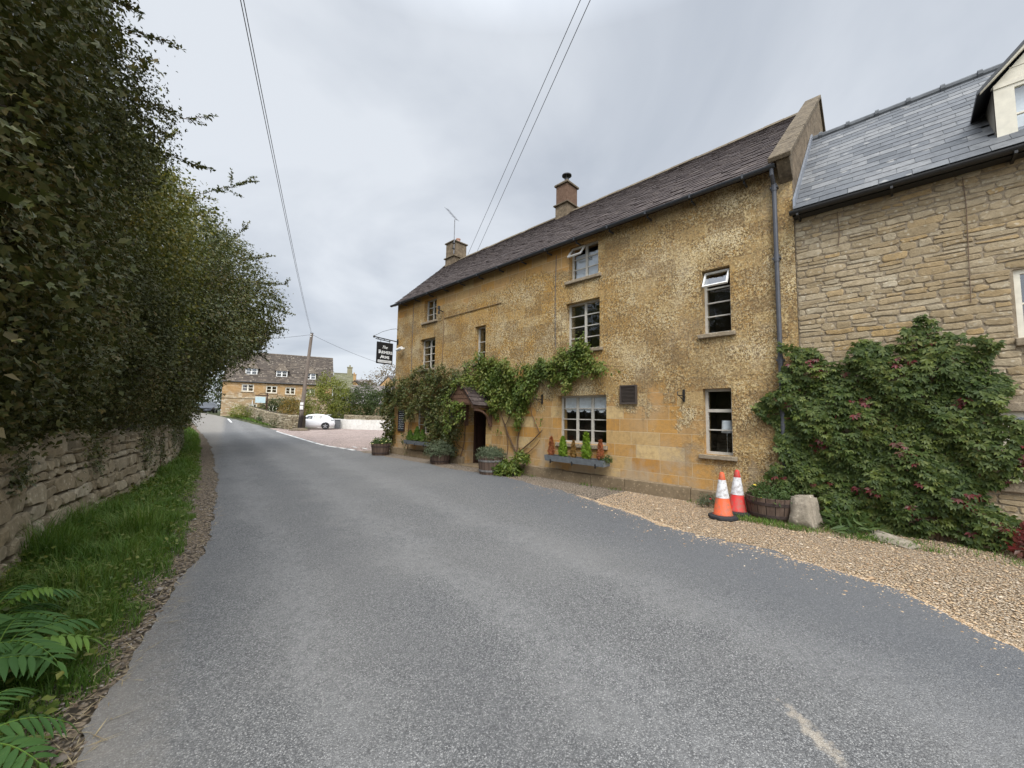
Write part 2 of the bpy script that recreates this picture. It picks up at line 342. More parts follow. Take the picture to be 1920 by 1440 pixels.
GRAVEL = m_gravel('tan_gravel', [(.28, .195, .115), (.46, .355, .24), (.37, .27, .17), (.66, .57, .45), (.52, .42, .30)], 58, (.33, .255, .175))
PINK = m_gravel('pink_gravel', [(.38, .29, .25), (.50, .40, .35), (.44, .34, .30), (.58, .49, .44)], 22, (.42, .33, .29))
DIRT = m_gravel('leaf_litter_dirt', [(.14, .11, .075), (.24, .185, .13), (.17, .125, .085), (.34, .27, .19), (.27, .21, .145)], 26, (.18, .135, .09))
PATHM = m_gravel('worn_pavement', [(.22, .175, .13), (.28, .23, .175), (.25, .2, .15), (.36, .3, .235)], 30, (.24, .185, .135))
EARTH = m_gravel('rough_ground', [(.06, .075, .03), (.09, .10, .04), (.10, .085, .05), (.07, .085, .032)], 3, (.08, .09, .04))
MARK = plain('worn_road_paint', (.66, .65, .62), .7, .3, 0, .25, 12)
# ---------------------------------------------------------------- ground
def px(pts):
    ys = np.array([p[1] for p in pts], float); xs = np.array([p[0] for p in pts], float)
    i = np.argsort(ys); ys = ys[i]; xs = xs[i]
    h = np.diff(ys); d = np.diff(xs)/h; m = np.concatenate([[d[0]], (d[:-1]+d[1:])/2, [d[-1]]])
    def f(y):
        y = np.asarray(y, float); k = np.clip(np.searchsorted(ys, y)-1, 0, len(h)-1); t = np.clip((y-ys[k])/h[k], 0, 1)
        t2 = t*t; t3 = t2*t
        return (2*t3-3*t2+1)*xs[k]+(t3-2*t2+t)*h[k]*m[k]+(-2*t3+3*t2)*xs[k+1]+(t3-t2)*h[k]*m[k+1]
    return f
ROAD_L = px([(-.9, -12), (-.55, -5), (-.3, 0), (-.02, 2.95), (.35, 4.35), (1.16, 7.47), (1.65, 10.3), (2.45, 16), (3.84, 27.6), (5.0, 40), (5.75, 52), (5.6, 64), (3.8, 82)])
ROAD_R = px([(-1.5, -12), (2.0, -7), (4.1, -2.4), (5.03, -.58), (5.67, .05), (5.95, 1.05), (6.1, 2.4), (6.5, 3.5), (7.0, 5.3), (7.25, 7), (7.3, 9), (7.3, 12), (7.35, 15), (7.7, 18), (8.16, 22.9), (9.2, 31), (10.05, 37.5), (10.7, 42), (10.4, 50), (9.0, 58), (8.2, 66), (6.6, 82)])
GRASS_R = px([(-.75, -12), (-.42, -3), (-.3, 1.5), (-.13, 3.06), (.12, 4), (.68, 6.33), (1.3, 10.2), (2.3, 18), (3.4, 27), (4.6, 38), (5.3, 50), (5.2, 64)])
WALL_X = px([(-.75, -12), (-.75, 0), (-.72, 5), (-.68, 6.5), (-.52, 7.9), (.18, 10.9), (.8, 13.3), (1.87, 19.8), (2.95, 29.7), (3.9, 40), (4.6, 50)])
def wob(y, a, seed):
    r = np.random.default_rng(seed); o = np.zeros_like(y)
    for k in range(9): o += np.sin(y*(1.1*1.75**k)+r.uniform(0, 7))*a*.8**k
    return o
def sheet(name, lf, rf, y0, y1, nx, zo, mat, dy=.15, jl=0, jr=0, seed=1, far=20):
    ys = np.concatenate([np.arange(y0, min(y1, far), dy), np.arange(max(y0, far), y1+.5, .8)])
    L = lf(ys)+wob(ys, jl, seed); Rr = rf(ys)+wob(ys, jr, seed+50)
    u = np.linspace(0, 1, nx+1); X = L[:, None]+(Rr-L)[:, None]*u[None]; Y = np.repeat(ys[:, None], nx+1, 1)
    v = np.stack([X, Y, gz(X, Y)+zo], -1).reshape(-1, 3); n = len(ys)
    i = (np.arange(n-1)[:, None]*(nx+1)+np.arange(nx)[None]).ravel()
    o = obj(name, v, np.stack([i, i+1, i+nx+2, i+nx+1], 1), mat, smooth=True); return tag(o, kind='structure')
gx = np.concatenate([[-900, -300, -120, -60], np.arange(-40, 60, 2.0), [80, 140, 300, 900]])
gy = np.concatenate([[-900, -200, -60], np.arange(-30, 90, 2.0), [110, 160, 300, 900]])
X, Y = np.meshgrid(gx, gy); n = len(gx)
i = (np.arange(len(gy)-1)[:, None]*n+np.arange(n-1)[None]).ravel()
tag(obj('ground', np.stack([X, Y, gz(X, Y)-.05], -1).reshape(-1, 3), np.stack([i, i+1, i+n+1, i+n], 1), EARTH, smooth=True), kind='structure')
K = lambda c: (lambda y: np.full_like(np.asarray(y, float), c))
sheet('verge', lambda y: WALL_X(y)-.4, lambda y: ROAD_L(y)+.25, -12, 50, 8, -.012, DIRT)
sheet('road', ROAD_L, ROAD_R, -12, 82, 24, .006, ROAD, .06, .026, .045, 3)
sheet('gravel_forecourt', lambda y: ROAD_R(y)-.4, K(8.3), -9, 4.6, 10, -.004, GRAVEL)
sheet('pavement', lambda y: ROAD_R(y)-.4, K(8.3), 3.9, 16.6, 8, .0, PATHM, .1, 0, 0, 5)
sheet('car_park', lambda y: ROAD_R(y)-.5, lambda y: 8+np.clip((y-14)*2.2, 0, 17), 14.5, 44, 14, -.008, PINK)
# give-way lines across the mouth of the car park, and a worn dash far up the lane
def dash(name, a, b, wd, zo=.014):
    a = np.array(a); b = np.array(b); d = (b-a)/np.linalg.norm(b-a); nn = np.array([-d[1], d[0]])*wd/2
    k = max(2, int(np.linalg.norm(b-a)/.4)); v = []
    for q in range(k+1):
        p = a+(b-a)*q/k
        for sgn in (1, -1):
            e = p+nn*sgn*(1+.12*math.sin(q*2.3+sgn)); v.append((e[0], e[1], float(gz(e[0], e[1]))+zo))
    o = obj(name, v, [(2*q, 2*q+1, 2*q+3, 2*q+2) for q in range(k)], MARK); return tag(o, kind='structure')
yy = 16.9
while yy < 38:
    ln = 1.9 if yy > 19 else 1.0
    dash('road_marking', (ROAD_R(yy)-.12, yy), (ROAD_R(yy+ln)-.12, yy+ln), .15); yy += ln+.28
for a in (17.2, 18.6): dash('road_marking', (ROAD_R(a)+.55, a), (ROAD_R(a+.8)+.62, a+.8), .12)
dash('road_marking', (8.9, 50.5), (9.25, 54.5), .16)
random.seed(4); R = np.random.default_rng(11)
# ---------------------------------------------------------------- shared builders
def holed(mb, mp, u0, u1, v0, v1, holes, depth):
    """flat wall with openings and their reveals; mp(u, v, d) -> world, d into the wall"""
    us = sorted({u0, u1, *[h[0] for h in holes], *[h[1] for h in holes]}); vs = sorted({v0, v1, *[h[2] for h in holes], *[h[3] for h in holes]})
    for a, b in zip(us, us[1:]):
        for c, d in zip(vs, vs[1:]):
            m, n = (a+b)/2, (c+d)/2
            if any(h[0] < m < h[1] and h[2] < n < h[3] for h in holes): continue
            mb.add([mp(a, c, 0), mp(b, c, 0), mp(b, d, 0), mp(a, d, 0)], [(0, 1, 2, 3)])
    for a, b, c, d in holes:
        for (p, q), (r, s) in (((a, c), (b, c)), ((b, c), (b, d)), ((b, d), (a, d)), ((a, d), (a, c))):
            mb.add([mp(p, q, 0), mp(r, s, 0), mp(r, s, depth), mp(p, q, depth)], [(0, 1, 2, 3)])
def bx(mb, mp, u0, u1, v0, v1, d0, d1):
    mb.hexa([mp(u0, v0, d0), mp(u1, v0, d0), mp(u1, v0, d1), mp(u0, v0, d1), mp(u0, v1, d0), mp(u1, v1, d0), mp(u1, v1, d1), mp(u0, v1, d1)])
def window(par, mp, u0, u1, v0, v1, cols, rows, rec=.14, mat=None, fr=.045, bar=.022, skip=(), sill=None, smat=None, label=None, local=False, transom=None, cen=None):
    """cols: number of lights across; rows: bar heights as fractions; skip: (col,row) panes that stand open"""
    mat = mat or FRAME; m = MB(); d0, d1 = rec, rec+.055
    bx(m, mp, u0, u0+fr, v0, v1, d0, d1); bx(m, mp, u1-fr, u1, v0, v1, d0, d1)
    bx(m, mp, u0+fr, u1-fr, v0, v0+fr, d0, d1); bx(m, mp, u0+fr, u1-fr, v1-fr, v1, d0, d1)
    U = np.linspace(u0+fr, u1-fr, cols+1); V = [v0+fr]+[v0+fr+(v1-v0-2*fr)*q for q in rows]+[v1-fr]
    cm = bar if cen is None else cen
    for k in range(1, cols): bx(m, mp, U[k]-cm, U[k]+cm, v0+fr, v1-fr, d0+.004, d1-.004)
    for k in range(cols):
        a = U[k]+(cm if k else 0); b = U[k+1]-(cm if k < cols-1 else 0)
        for j, q in enumerate(V[1:-1]):
            t = bar*.55 if transom != j else .03
            bx(m, mp, a, b, q-t, q+t, d0+.008, d1-.008)
    wobj = m.obj('window', mat, par, local=local, label=label)
    g = MB()
    for k in range(cols):
        for j in range(len(V)-1):
            if (k, j) in skip: continue
            g.add([mp(U[k], V[j], d0+.03), mp(U[k+1], V[j], d0+.03), mp(U[k+1], V[j+1], d0+.03), mp(U[k], V[j+1], d0+.03)], [(0, 1, 2, 3)])
    g.obj('pane', GLASS, wobj, local=local)
    if sill:
        s = MB(); bx(s, mp, u0-sill, u1+sill, v0-.085, v0-.004, -.07, rec); s.obj('sill', smat or SILL, wobj, local=local, bevel=.012)
    return wobj, U, V
def tilt(par, mp, u0, u1, vt, h, ang, rec, mat, name='opened_light'):
    """top-hung light pushed outwards by ang"""
    m = MB(); g = MB(); f = .028
    def q(u, s, t): return mp(u, vt-s*math.cos(ang)+t*math.sin(ang), rec-s*math.sin(ang)-t*math.cos(ang))
    for a, b, c, d in ((u0, u0+f, 0, h), (u1-f, u1, 0, h), (u0+f, u1-f, 0, f), (u0+f, u1-f, h-f, h)):
        m.hexa([q(a, c, 0), q(b, c, 0), q(b, c, .04), q(a, c, .04), q(a, d, 0), q(b, d, 0), q(b, d, .04), q(a, d, .04)])
    g.add([q(u0+f, f, .02), q(u1-f, f, .02), q(u1-f, h-f, .02), q(u0+f, h-f, .02)], [(0, 1, 2, 3)])
    o = m.obj(name, mat, par)
    # its glass joins the frame mesh as a second material
    n0 = len(o.data.vertices); o.data.materials.append(GLASS)
    me = o.data; org = ORG[o.name]
    import bmesh
    b = bmesh.new(); b.from_mesh(me); vs = [b.verts.new(tuple(np.array(p)-org)) for p in g.v]; fc = b.faces.new(vs); fc.material_index = 1; b.to_mesh(me); b.free()
    return o
def tiles(name, mat, par, P0, U, V, N, lo, hi, slope, g0, g1, w0, w1, th, jit=.012, half=False, local=False, miss=()):
    """courses of slates from the eaves up; lo/hi(v) give each course's ends"""
    P0, U, V, N = (np.array(q, float) for q in (P0, U, V, N)); m = MB(); v = 0.; row = 0
    while v < slope:
        g = g0+(g1-g0)*v/slope; a, b = lo(v), hi(v); u = a-(R.uniform(0, w1) if not half else (row % 2)*w0/2)
        while u < b:
            wd = R.uniform(w0, w1); p, q = max(u, a), min(u+wd-.006, b); u += wd
            if q-p < .03: continue
            if any(x0 < (p+q)/2 < x1 and v0 < v+g*.5 < v1 for x0, x1, v0, v1 in miss): continue
            l = min(g*1.75, slope-v+.05); j = R.uniform(-jit, jit, 6); t = th*(R.uniform(.7, 1.4) if jit > .004 else 1)
            # the tail of each tile rides on the course below
            f0 = P0+U*p+V*(v+j[0]); f1 = P0+U*q+V*(v+j[1]); b0 = P0+U*p+V*(v+l); b1 = P0+U*q+V*(v+l)
            k = th*1.15+abs(j[2])*.5
            m.hexa([f0+N*k, f1+N*(k+j[3]*.3), b1, b0, f0+N*(k+t), f1+N*(k+t+j[3]*.3), b1+N*t, b0+N*t])
        v += g; row += 1
    return m.obj(name, mat, par, local=local)
def rubble(mb, mp, u0, u1, v0, v1, holes, ch, ln, out, rag=.012, gap=.012):
    v = v0
    while v < v1-.03:
        h = min(R.uniform(*ch), v1-v)
        if v1-v-h < ch[0]*.6: h = v1-v
        seg = [(u0, u1)]
        for a, b, c, d in holes:
            if c < v+h and d > v:
                ns = []
                for p, q in seg:
                    if b <= p or a >= q: ns.append((p, q)); continue
                    if a-p > .05: ns.append((p, a))
                    if q-b > .05: ns.append((b, q))
                seg = ns
        for p, q in seg:
            u = p
            while u < q-.02:
                L = R.uniform(*ln)*(.75+.5*h/ch[1]); L = q-u if q-u-L < ln[0]*.7 else L
                parts = [(v, h)]
                if h > ch[1]*.78 and R.random() < .3: k = R.uniform(.4, .6); parts = [(v, h*k), (v+h*k, h*(1-k))]
                for vv, hh in parts:
                    g = gap/2; a, b, c, d = u+g, u+L-g, vv+g*.9, vv+hh-g*.9
                    r = min(.25*(d-c), .22*(b-a)); o = out*R.uniform(.45, 1.3)
                    ring = [(a+r, c), ((a+b)/2, c), (b-r, c), (b, c+r), (b, d-r), (b-r, d), ((a+b)/2, d), (a+r, d), (a, d-r), (a, c+r)]
                    jj = R.uniform(-rag, rag, (10, 2))
                    ring = [(x+e[0]*.6, y+e[1]*.7) for (x, y), e in zip(ring, jj)]
                    mu, mv = (a+b)/2, (c+d)/2; n = 10
                    ins = min(.016, r*.55)
                    rin = [(x+(mu-x)*ins/max(.03, abs(mu-x)+.02), y+(mv-y)*ins/max(.02, abs(mv-y)+.01)) for x, y in ring]
                    tl = R.uniform(-.25, .25, 2)*out
                    F = lambda x, y: o+tl[0]*(x-mu)/(b-a)*2+tl[1]*(y-mv)/(d-c)*2
                    vs = [mp(x, y, .03) for x, y in ring]+[mp(x, y, -F(x, y)*.65) for x, y in ring]+[mp(x, y, -F(x, y)-R.uniform(0, .15)*out) for x, y in rin]+[mp(mu, mv, -o*R.uniform(1.0, 1.25))]
                    fs = [(i, (i+1) % n, n+(i+1) % n, n+i) for i in range(n)]+[(n+i, n+(i+1) % n, 2*n+(i+1) % n, 2*n+i) for i in range(n)]+[(2*n+i, 2*n+(i+1) % n, 3*n) for i in range(n)]
                    mb.add(vs, fs)
                u += L
        v += h
# ---------------------------------------------------------------- the inn
PX = 8.2
mpf = lambda u, v, d: (PX+d, u, v)
pub = thing('stone_inn', 'long ochre stone inn with brown stone roof, two chimneys and a vine over its porch', 'building', (10.5, 8.2, 0))
WA, WB, WC, WD, WE = (5.19, 6.08, 5.27, 6.2), (5.15, 6.17, 3.43, 4.68), (2.25, 2.77, 3.42, 4.72), (4.97, 6.42, 1.07, 2.27), (2.28, 2.8, 1.05, 2.33)
WF, WG, WH, WDR, WI = (12.14, 12.97, 5.24, 6.12), (12.15, 13.15, 3.43, 4.6), (9.35, 9.87, 3.4, 4.62), (9.24, 10.2, .15, 1.9), (12.35, 13.35, 1.0, 1.95)
HOLES = [WA, WB, WC, WD, WE, WF, WG, WH, WDR, WI]
m = MB(); holed(m, mpf, 1.21, 15.0, -.1, 6.33, HOLES, .42); m.obj('front_wall', PUB, pub)
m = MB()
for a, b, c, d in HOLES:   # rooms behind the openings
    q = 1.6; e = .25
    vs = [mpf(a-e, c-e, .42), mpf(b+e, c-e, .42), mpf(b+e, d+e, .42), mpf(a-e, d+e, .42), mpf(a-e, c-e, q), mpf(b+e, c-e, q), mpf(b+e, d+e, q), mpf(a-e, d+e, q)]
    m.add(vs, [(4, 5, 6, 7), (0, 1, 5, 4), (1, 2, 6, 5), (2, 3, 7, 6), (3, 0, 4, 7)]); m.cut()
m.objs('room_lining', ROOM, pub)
# gables and back
RZ = lambda x: 6.27+(x-7.98)*(10.05-6.27)/(12.6-7.98)
m = MB(); m.prism([(8.205, 1.21, -.1), (17.0, 1.21, -.1), (17.0, 1.21, 6.55), (12.6, 1.21, 10.2), (8.0, 1.21, 6.33), (8.205, 1.21, 6.33)], (0, .26, 0)); m.obj('gable_wall', GABLE, pub)
m = MB(); m.prism([(8.205, 15.0, -.1), (12.6, 17.9, -.1), (12.6, 17.9, 9.98), (8.205, 15.0, 6.35)], (.22, -.33, 0)); m.prism([(12.61, 17.9, -.1), (17, 17.9, -.1), (17, 17.9, 6.3), (12.61, 17.9, 9.98)], (0, -.3, 0)); m.obj('end_wall', PUB, pub)
m = MB(); m.box(16.7, 17, 1.73, 17.6, -.1, 6.3); m.obj('back_wall', GABLE, pub)
# plinth
m = MB()
for a, b in ((1.32, 9.2), (10.24, 15.02)):
    u = a; m = MB()
    while u < b-.05:
        L = min(random.uniform(.7, 1.5), b-u); z = .37+random.uniform(-.012, .012); d = random.uniform(-.01, .01)
        m.hexa([(8.07+d, u+.004, -.1), (8.198, u+.004, -.1), (8.198, u+L-.004, -.1), (8.07+d, u+L-.004, -.1), (8.1+d, u+.004, z), (8.198, u+.004, z+.015), (8.198, u+L-.004, z+.015), (8.1+d, u+L-.004, z)]); u += L
    m.obj('plinth', PLINTH, pub, bevel=.012)
m = MB(); m.box(7.95, 8.6, 9.1, 10.3, .0, .155); m.obj('doorstep', PLINTH, pub, bevel=.015)
# roof
sl = math.hypot(12.6-7.98, 10.05-6.27); ux, uz = (12.6-7.98)/sl, (10.05-6.27)/sl
hi = lambda v: 13.64+2.9*v/sl
rf = tiles('roof', STONETILE, pub, (7.98, 1.45, 6.245), (0, 1, 0), (ux, 0, uz), (-uz, 0, ux), lambda v: 0, hi, sl, .24, .13, .14, .30, .016, .014)
m = MB(); m.prism([(8.05, 1.46, 6.27), (12.6, 1.46, 10.02), (12.6, 17.88, 10.02), (8.05, 15.03, 6.27)], (0, 0, -.05)); m.obj('roof_boards', DKWOOD, rf)
m = MB(); m.prism([(12.6, 1.46, 10.04), (17.2, 1.46, 6.27), (17.2, 17.95, 6.27), (12.6, 17.95, 10.04)], (0, 0, -.04)); m.obj('rear_slope', STONETILE, rf)
m = MB(); y = 1.48
while y < 17.7:
    L = random.uniform(.42, .5); z = 10.09+random.uniform(-.012, .012)
    m.prism([(12.42, y, z-.14), (12.6, y, z+.03), (12.78, y, z-.14), (12.74, y, z-.17), (12.6, y, z-.04), (12.46, y, z-.17)], (0, L-.008, 0)); y += L
m.obj('ridge', COPING, rf)
# parapet coping and kneeler
m = MB(); x = 7.86; zf = lambda x: 6.26+(x-7.86)*(10.24-6.26)/(12.6-7.86)
while x < 12.58:
    L = min(random.uniform(.7, 1.1), 12.62-x); L = 12.62-x if 12.62-x-L < .3 else L; a, b = x+.004, x+L-.004; t = .07; k = random.uniform(0, .012)
    m.hexa([(a, 1.16, zf(a)), (b, 1.16, zf(b)), (b, 1.5, zf(b)), (a, 1.5, zf(a)), (a-.04, 1.16, zf(a)+t+k), (b-.04, 1.16, zf(b)+t+k), (b-.04, 1.5, zf(b)+t+k), (a-.04, 1.5, zf(a)+t+k)]); x += L
m.hexa([(12.63, 1.16, 10.24), (17.3, 1.16, 6.4), (17.3, 1.5, 6.4), (12.63, 1.5, 10.24), (12.63, 1.16, 10.31), (17.3, 1.16, 6.47), (17.3, 1.5, 6.47), (12.63, 1.5, 10.31)])
m.obj('coping', COPING, pub, bevel=.014)
m = MB(); m.prism([(7.9, 1.19, 6.28), (8.198, 1.19, 6.53), (8.198, 1.19, 5.98), (8.1, 1.19, 6.05)], (0, .2, 0)); m.obj('kneeler', COPING, pub, bevel=.01)
# gutter with brackets, downpipe
m = MB(); n = 10; ys = [1.4, 15.1]; pr = [(.062*math.cos(a), .062*math.sin(a)) for a in np.linspace(math.pi, 2*math.pi, n)]+[(.055*math.cos(a), .055*math.sin(a)) for a in np.linspace(2*math.pi, math.pi, n)]
m.prism([(7.955+a, 1.41, 6.255+b) for a, b in pr], (0, 13.72, 0)); gt = m.obj('gutter', GUT, pub)
m = MB(); y = 1.9
while y < 15: m.box(7.885, 8.03, y, y+.035, 6.182, 6.262); m.box(8.0, 8.2, y, y+.03, 6.14, 6.17); m.cut(); y += .95
y = 2.9
while y < 15: m.prism([(7.955+a*1.14, y, 6.255+b*1.14) for a, b in pr], (0, .1, 0)); m.cut(); y += 1.9
m.objs('bracket', GUT, gt)
m = MB(); m.tube([(7.96, 1.47, 6.2), (7.97, 1.47, 6.1), (8.12, 1.47, 5.98), (8.13, 1.47, 5.85)], .034, 10); m.tube([(8.13, 1.47, 5.9), (8.13, 1.47, .25)], .038, 10)
dp_ = m.obj('downpipe', PIPE, pub); m = MB()
for z in (5.86, 4.55, 2.72, 1.1): m.tube([(8.13, 1.47, z), (8.13, 1.47, z+.13)], .047, 10); m.box(8.1, 8.2, 1.41, 1.53, z+.05, z+.08); m.cut()
m.objs('collar', PIPE, dp_)
# chimneys
def chimney(x0, x1, y0, y1, zb, zd, zt, mat, cap):
    m = MB(); m.box(x0, x1, y0, y1, zd, zt); ch = m.obj('chimney', mat, pub, bevel=.015)
    m = MB(); m.box(x0-.015, x1+.015, y0-.015, y1+.015, zb, zd-.01); m.obj('base', GABLE, ch)
    m = MB(); m.box(x0-.09, x1+.09, y0-.09, y1+.09, zd-.06, zd+.0); m.obj('drip_course', COPING, ch, bevel=.02)
    m = MB(); m.box(x0-.06, x1+.06, y0-.06, y1+.06, zt, zt+.07)
    a, b = (x0+x1)/2, (y0+y1)/2
    if cap: m.hexa([(x0-.06, y0-.06, zt+.07), (x1+.06, y0-.06, zt+.07), (x1+.06, y1+.06, zt+.07), (x0-.06, y1+.06, zt+.07), (a-.13, b-.13, zt+.3), (a+.13, b-.13, zt+.3), (a+.13, b+.13, zt+.3), (a-.13, b+.13, zt+.3)])
    m.obj('capstones', COPING, ch, bevel=.015)
    m = MB()
    if cap:
        m.lathe([(.09, zt+.3), (.09, zt+.42)], (a, b, 0), 14); m.lathe([(.02, zt+.5), (.2, zt+.53), (.2, zt+.57), (.06, zt+.63), (.01, zt+.64)], (a, b, 0), 16)
        for k in range(4): q = k*math.pi/2+.5; m.tube([(a+.08*math.cos(q), b+.08*math.sin(q), zt+.4), (a+.15*math.cos(q), b+.15*math.sin(q), zt+.55)], .012, 6)
        m.obj('cowl', IRON, ch)
    else:
        m.lathe([(.12, zt+.07), (.11, zt+.3), (.13, zt+.3), (.13, zt+.35)], (a+.05, b-.08, 0), 14); m.obj('chimney_pot', POT, ch, smooth=False)
    return ch
chimney(12.25, 12.95, 9.2, 9.76, 9.6, 10.36, 11.15, BRICK, True)
chimney(12.22, 13.05, 16.62, 17.36, 9.2, 10.2, 10.98, GABLE, False)
# windows
wa, U, V = window(pub, mpf, *WA, 2, (.33, .66), .15, skip={(1, 2)}, sill=.1, cen=.03, label='small top floor window with one light pushed open')
tilt(wa, mpf, U[1]+.02, U[2]+.03, V[3]+.005, .36, math.radians(38), .14, WHITE)
m = MB(); m.add([mpf(WA[0]+.05, WA[2]+.05, .24), mpf(WA[1]-.05, WA[2]+.05, .24), mpf(WA[1]-.05, WA[3]-.2, .24), mpf(WA[0]+.05, WA[3]-.2, .24)], [(0, 1, 2, 3)]); m.obj('net_curtain', NET, wa)
window(pub, mpf, *WB, 2, (.25, .5, .75), .15, sill=.1, cen=.028)
wc, U, V = window(pub, mpf, *WC, 1, (.27, .5, .74), .15, skip={(0, 3)}, sill=.08, label='tall narrow window with its top light pushed open')
tilt(wc, mpf, WC[0]+.03, WC[1]-.03, WC[3]-.05, .37, math.radians(30), .13, WHITE)
wd, U, V = window(pub, mpf, *WD, 3, (.25, .5, .75), .17, fr=.05, cen=.032, label='wide ground floor window with a white blind at the top')
m = MB()
for k in range(3):
    a, b = U[k]+.04, U[k+1]-.04; q = 9
    for i in range(q):
        e = [(a+(b-a)*j/q, WD[3]-.36+.04*math.sin(j*1.1+k*2)-.03*math.sin(math.pi*j/q)) for j in (i, i+1)]
        bx(m, mpf, e[0][0], e[1][0], min(e[0][1], e[1][1]), WD[3]-.05, .212+.004*(i % 2), .235)
m.obj('roman_blind', CLOTH, wd)
m = MB(); bx(m, mpf, WD[0]-.04, WD[1]+.04, WD[2]-.1, WD[2]-.004, -.06, .17); m.obj('sill', SILL, wd, bevel=.012)
we, U, V = window(pub, mpf, *WE, 1, (.36, .68), .15, sill=.08, transom=1, fr=.05, label='tall narrow ground floor window with a lamp behind it')
window(pub, mpf, *WF, 2, (.33, .66), .15, sill=.1, cen=.028); window(pub, mpf, *WG, 2, (.25, .5, .75), .15, sill=.1, cen=.028)
window(pub, mpf, *WH, 1, (.3, .6), .15, sill=.06); window(pub, mpf, *WI, 2, (.33, .66), .15, sill=.08)
# door standing ajar in a stone frame
m = MB(); bx(m, mpf, WDR[0]+.02, WDR[0]+.075, .155, 1.88, .3, .36); bx(m, mpf, WDR[1]-.075, WDR[1]-.02, .155, 1.88, .3, .36); bx(m, mpf, WDR[0]+.075, WDR[1]-.075, 1.82, 1.88, .3, .36); dr = m.obj('door', DKWOOD, pub)
m = MB()
for k in range(4): m.box(8.6+k*.15, 8.745+k*.15, 10.1, 10.135, .17, 1.8)
lf_ = m.obj('door_leaf', DKWOOD, dr)
m = MB(); m.lathe([(.02, -.02), (.03, 0), (.02, .02)], (9.0, 10.08, 1.0), 10); m.obj('handle', IRON, dr)
# porch hood: gable front, boards, two slated slopes and curved brackets
prc = thing('porch_hood', 'small gabled porch hood with stone tiles and wooden brackets over the dark doorway', 'porch', (8.2, 9.53, 1.98))
A, B_, Z0, Z1, XF = 8.93, 10.2, 2.05, 2.72, 7.42; YM = (A+B_)/2
for sgn, ye in ((1, A), (-1, B_)):
    L = math.hypot(YM-ye, Z1-Z0); vy, vz = (YM-ye)/L, (Z1-Z0)/L
    tiles('roof_slope', STONETILE, prc, (XF-.06, ye-vy*.06, Z0-vz*.06), (1, 0, 0), (0, vy, vz), (0, -vz*sgn, vy*sgn) if sgn > 0 else (0, vz, -vy), lambda v: 0, lambda v: .84, L+.06, .17, .12, .14, .26, .018, .01)
m = MB(); m.prism([(XF, A+.04, Z0), (XF, B_-.04, Z0), (XF, YM, Z1-.05)], (.03, 0, 0))
for k in range(4): z = Z0+.04+.14*k; h = (1-(z-Z0)/(Z1-Z0))*.56; m.box(XF-.012-.001*k, XF-.001, YM-h+.02, YM+h-.02, z, z+.1)
m.obj('gable_boards', PORCHW, prc)
m = MB()
for ye in (A, B_):
    d = .06 if ye == A else -.06
    m.hexa([(XF-.04, ye, Z0-.05), (XF-.015, ye, Z0-.05), (XF-.015, YM, Z1-.03), (XF-.04, YM, Z1-.03), (XF-.04, ye, Z0+.05), (XF-.015, ye, Z0+.05), (XF-.015, YM, Z1+.07), (XF-.04, YM, Z1+.07)]); m.cut()
m.objs('barge_board', PORCHW, prc)
for ye in (A+.02, B_-.1):
    m = MB(); m.box(XF, PX, ye, ye+.08, Z0-.1, Z0-.005); m.box(PX-.09, PX, ye+.001, ye+.079, 1.38, Z0-.1)
    q = [(PX-.09-.62*(1-math.cos(a)), 1.45+.5*math.sin(a)) for a in np.linspace(0, math.pi/2, 9)]; q2 = [(x-.07*math.cos(a)*.6, z+.05*math.cos(a)-.07*math.sin(a)) for (x, z), a in zip(q, np.linspace(0, math.pi/2, 9))]
    for i in range(8): m.hexa([(q[i][0], ye+.01, q[i][1]), (q2[i][0], ye+.01, q2[i][1]-.02), (q2[i][0], ye+.07, q2[i][1]-.02), (q[i][0], ye+.07, q[i][1]), (q[i+1][0], ye+.01, q[i+1][1]), (q2[i+1][0], ye+.01, q2[i+1][1]-.02), (q2[i+1][0], ye+.07, q2[i+1][1]-.02), (q[i+1][0], ye+.07, q[i+1][1])])
    m.obj('bracket', PORCHW, prc)
m = MB(); m.tube([(7.36, 9.9, 1.98), (7.36, 9.9, 1.88)], .008, 6); m.box(7.3, 7.42, 9.84, 9.96, 1.66, 1.69); m.box(7.3, 7.42, 9.84, 9.96, 1.85, 1.87)
for a in (7.305, 7.405):
    for b in (9.845, 9.945): m.box(a, a+.012, b, b+.012, 1.69, 1.85)
m.hexa([(7.29, 9.83, 1.87), (7.43, 9.83, 1.87), (7.43, 9.97, 1.87), (7.29, 9.97, 1.87), (7.34, 9.88, 1.93), (7.38, 9.88, 1.93), (7.38, 9.92, 1.93), (7.34, 9.92, 1.93)])
tag(m.obj('hanging_lantern', IRON, None, org=(7.36, 9.9, 1.66)), 'small black lantern hanging from the left side of the porch hood', 'lantern')
# things fixed to the front wall
def vent():
    t = thing('wall_vent', 'square dark louvred metal vent on the wall beside the wide window', 'vent', (8.2, 4.385, 2.25)); m = MB(); a, b, c, d, x = 4.18, 4.59, 2.04, 2.47, 8.2
    m.box(x-.06, x, a, a+.03, c, d); m.box(x-.06, x, b-.03, b, c, d); m.box(x-.06, x, a+.03, b-.03, c, c+.03); m.box(x-.06, x, a+.03, b-.03, d-.03, d); m.obj('frame', m_v, t)
    m = MB()
    for k in range(12): z = c+.035+k*.0305; m.hexa([(x-.05, a+.03, z), (x-.012, a+.03, z+.02), (x-.012, b-.03, z+.02), (x-.05, b-.03, z), (x-.05, a+.03, z+.008), (x-.012, a+.03, z+.028), (x-.012, b-.03, z+.028), (x-.05, b-.03, z+.008)])
    m.box(x-.008, x-.002, a+.03, b-.03, c+.03, d-.03); m.obj('louvres', m_v, t)
m_v = plain('brown_metal', (.07, .055, .045), .55, .4); vent()
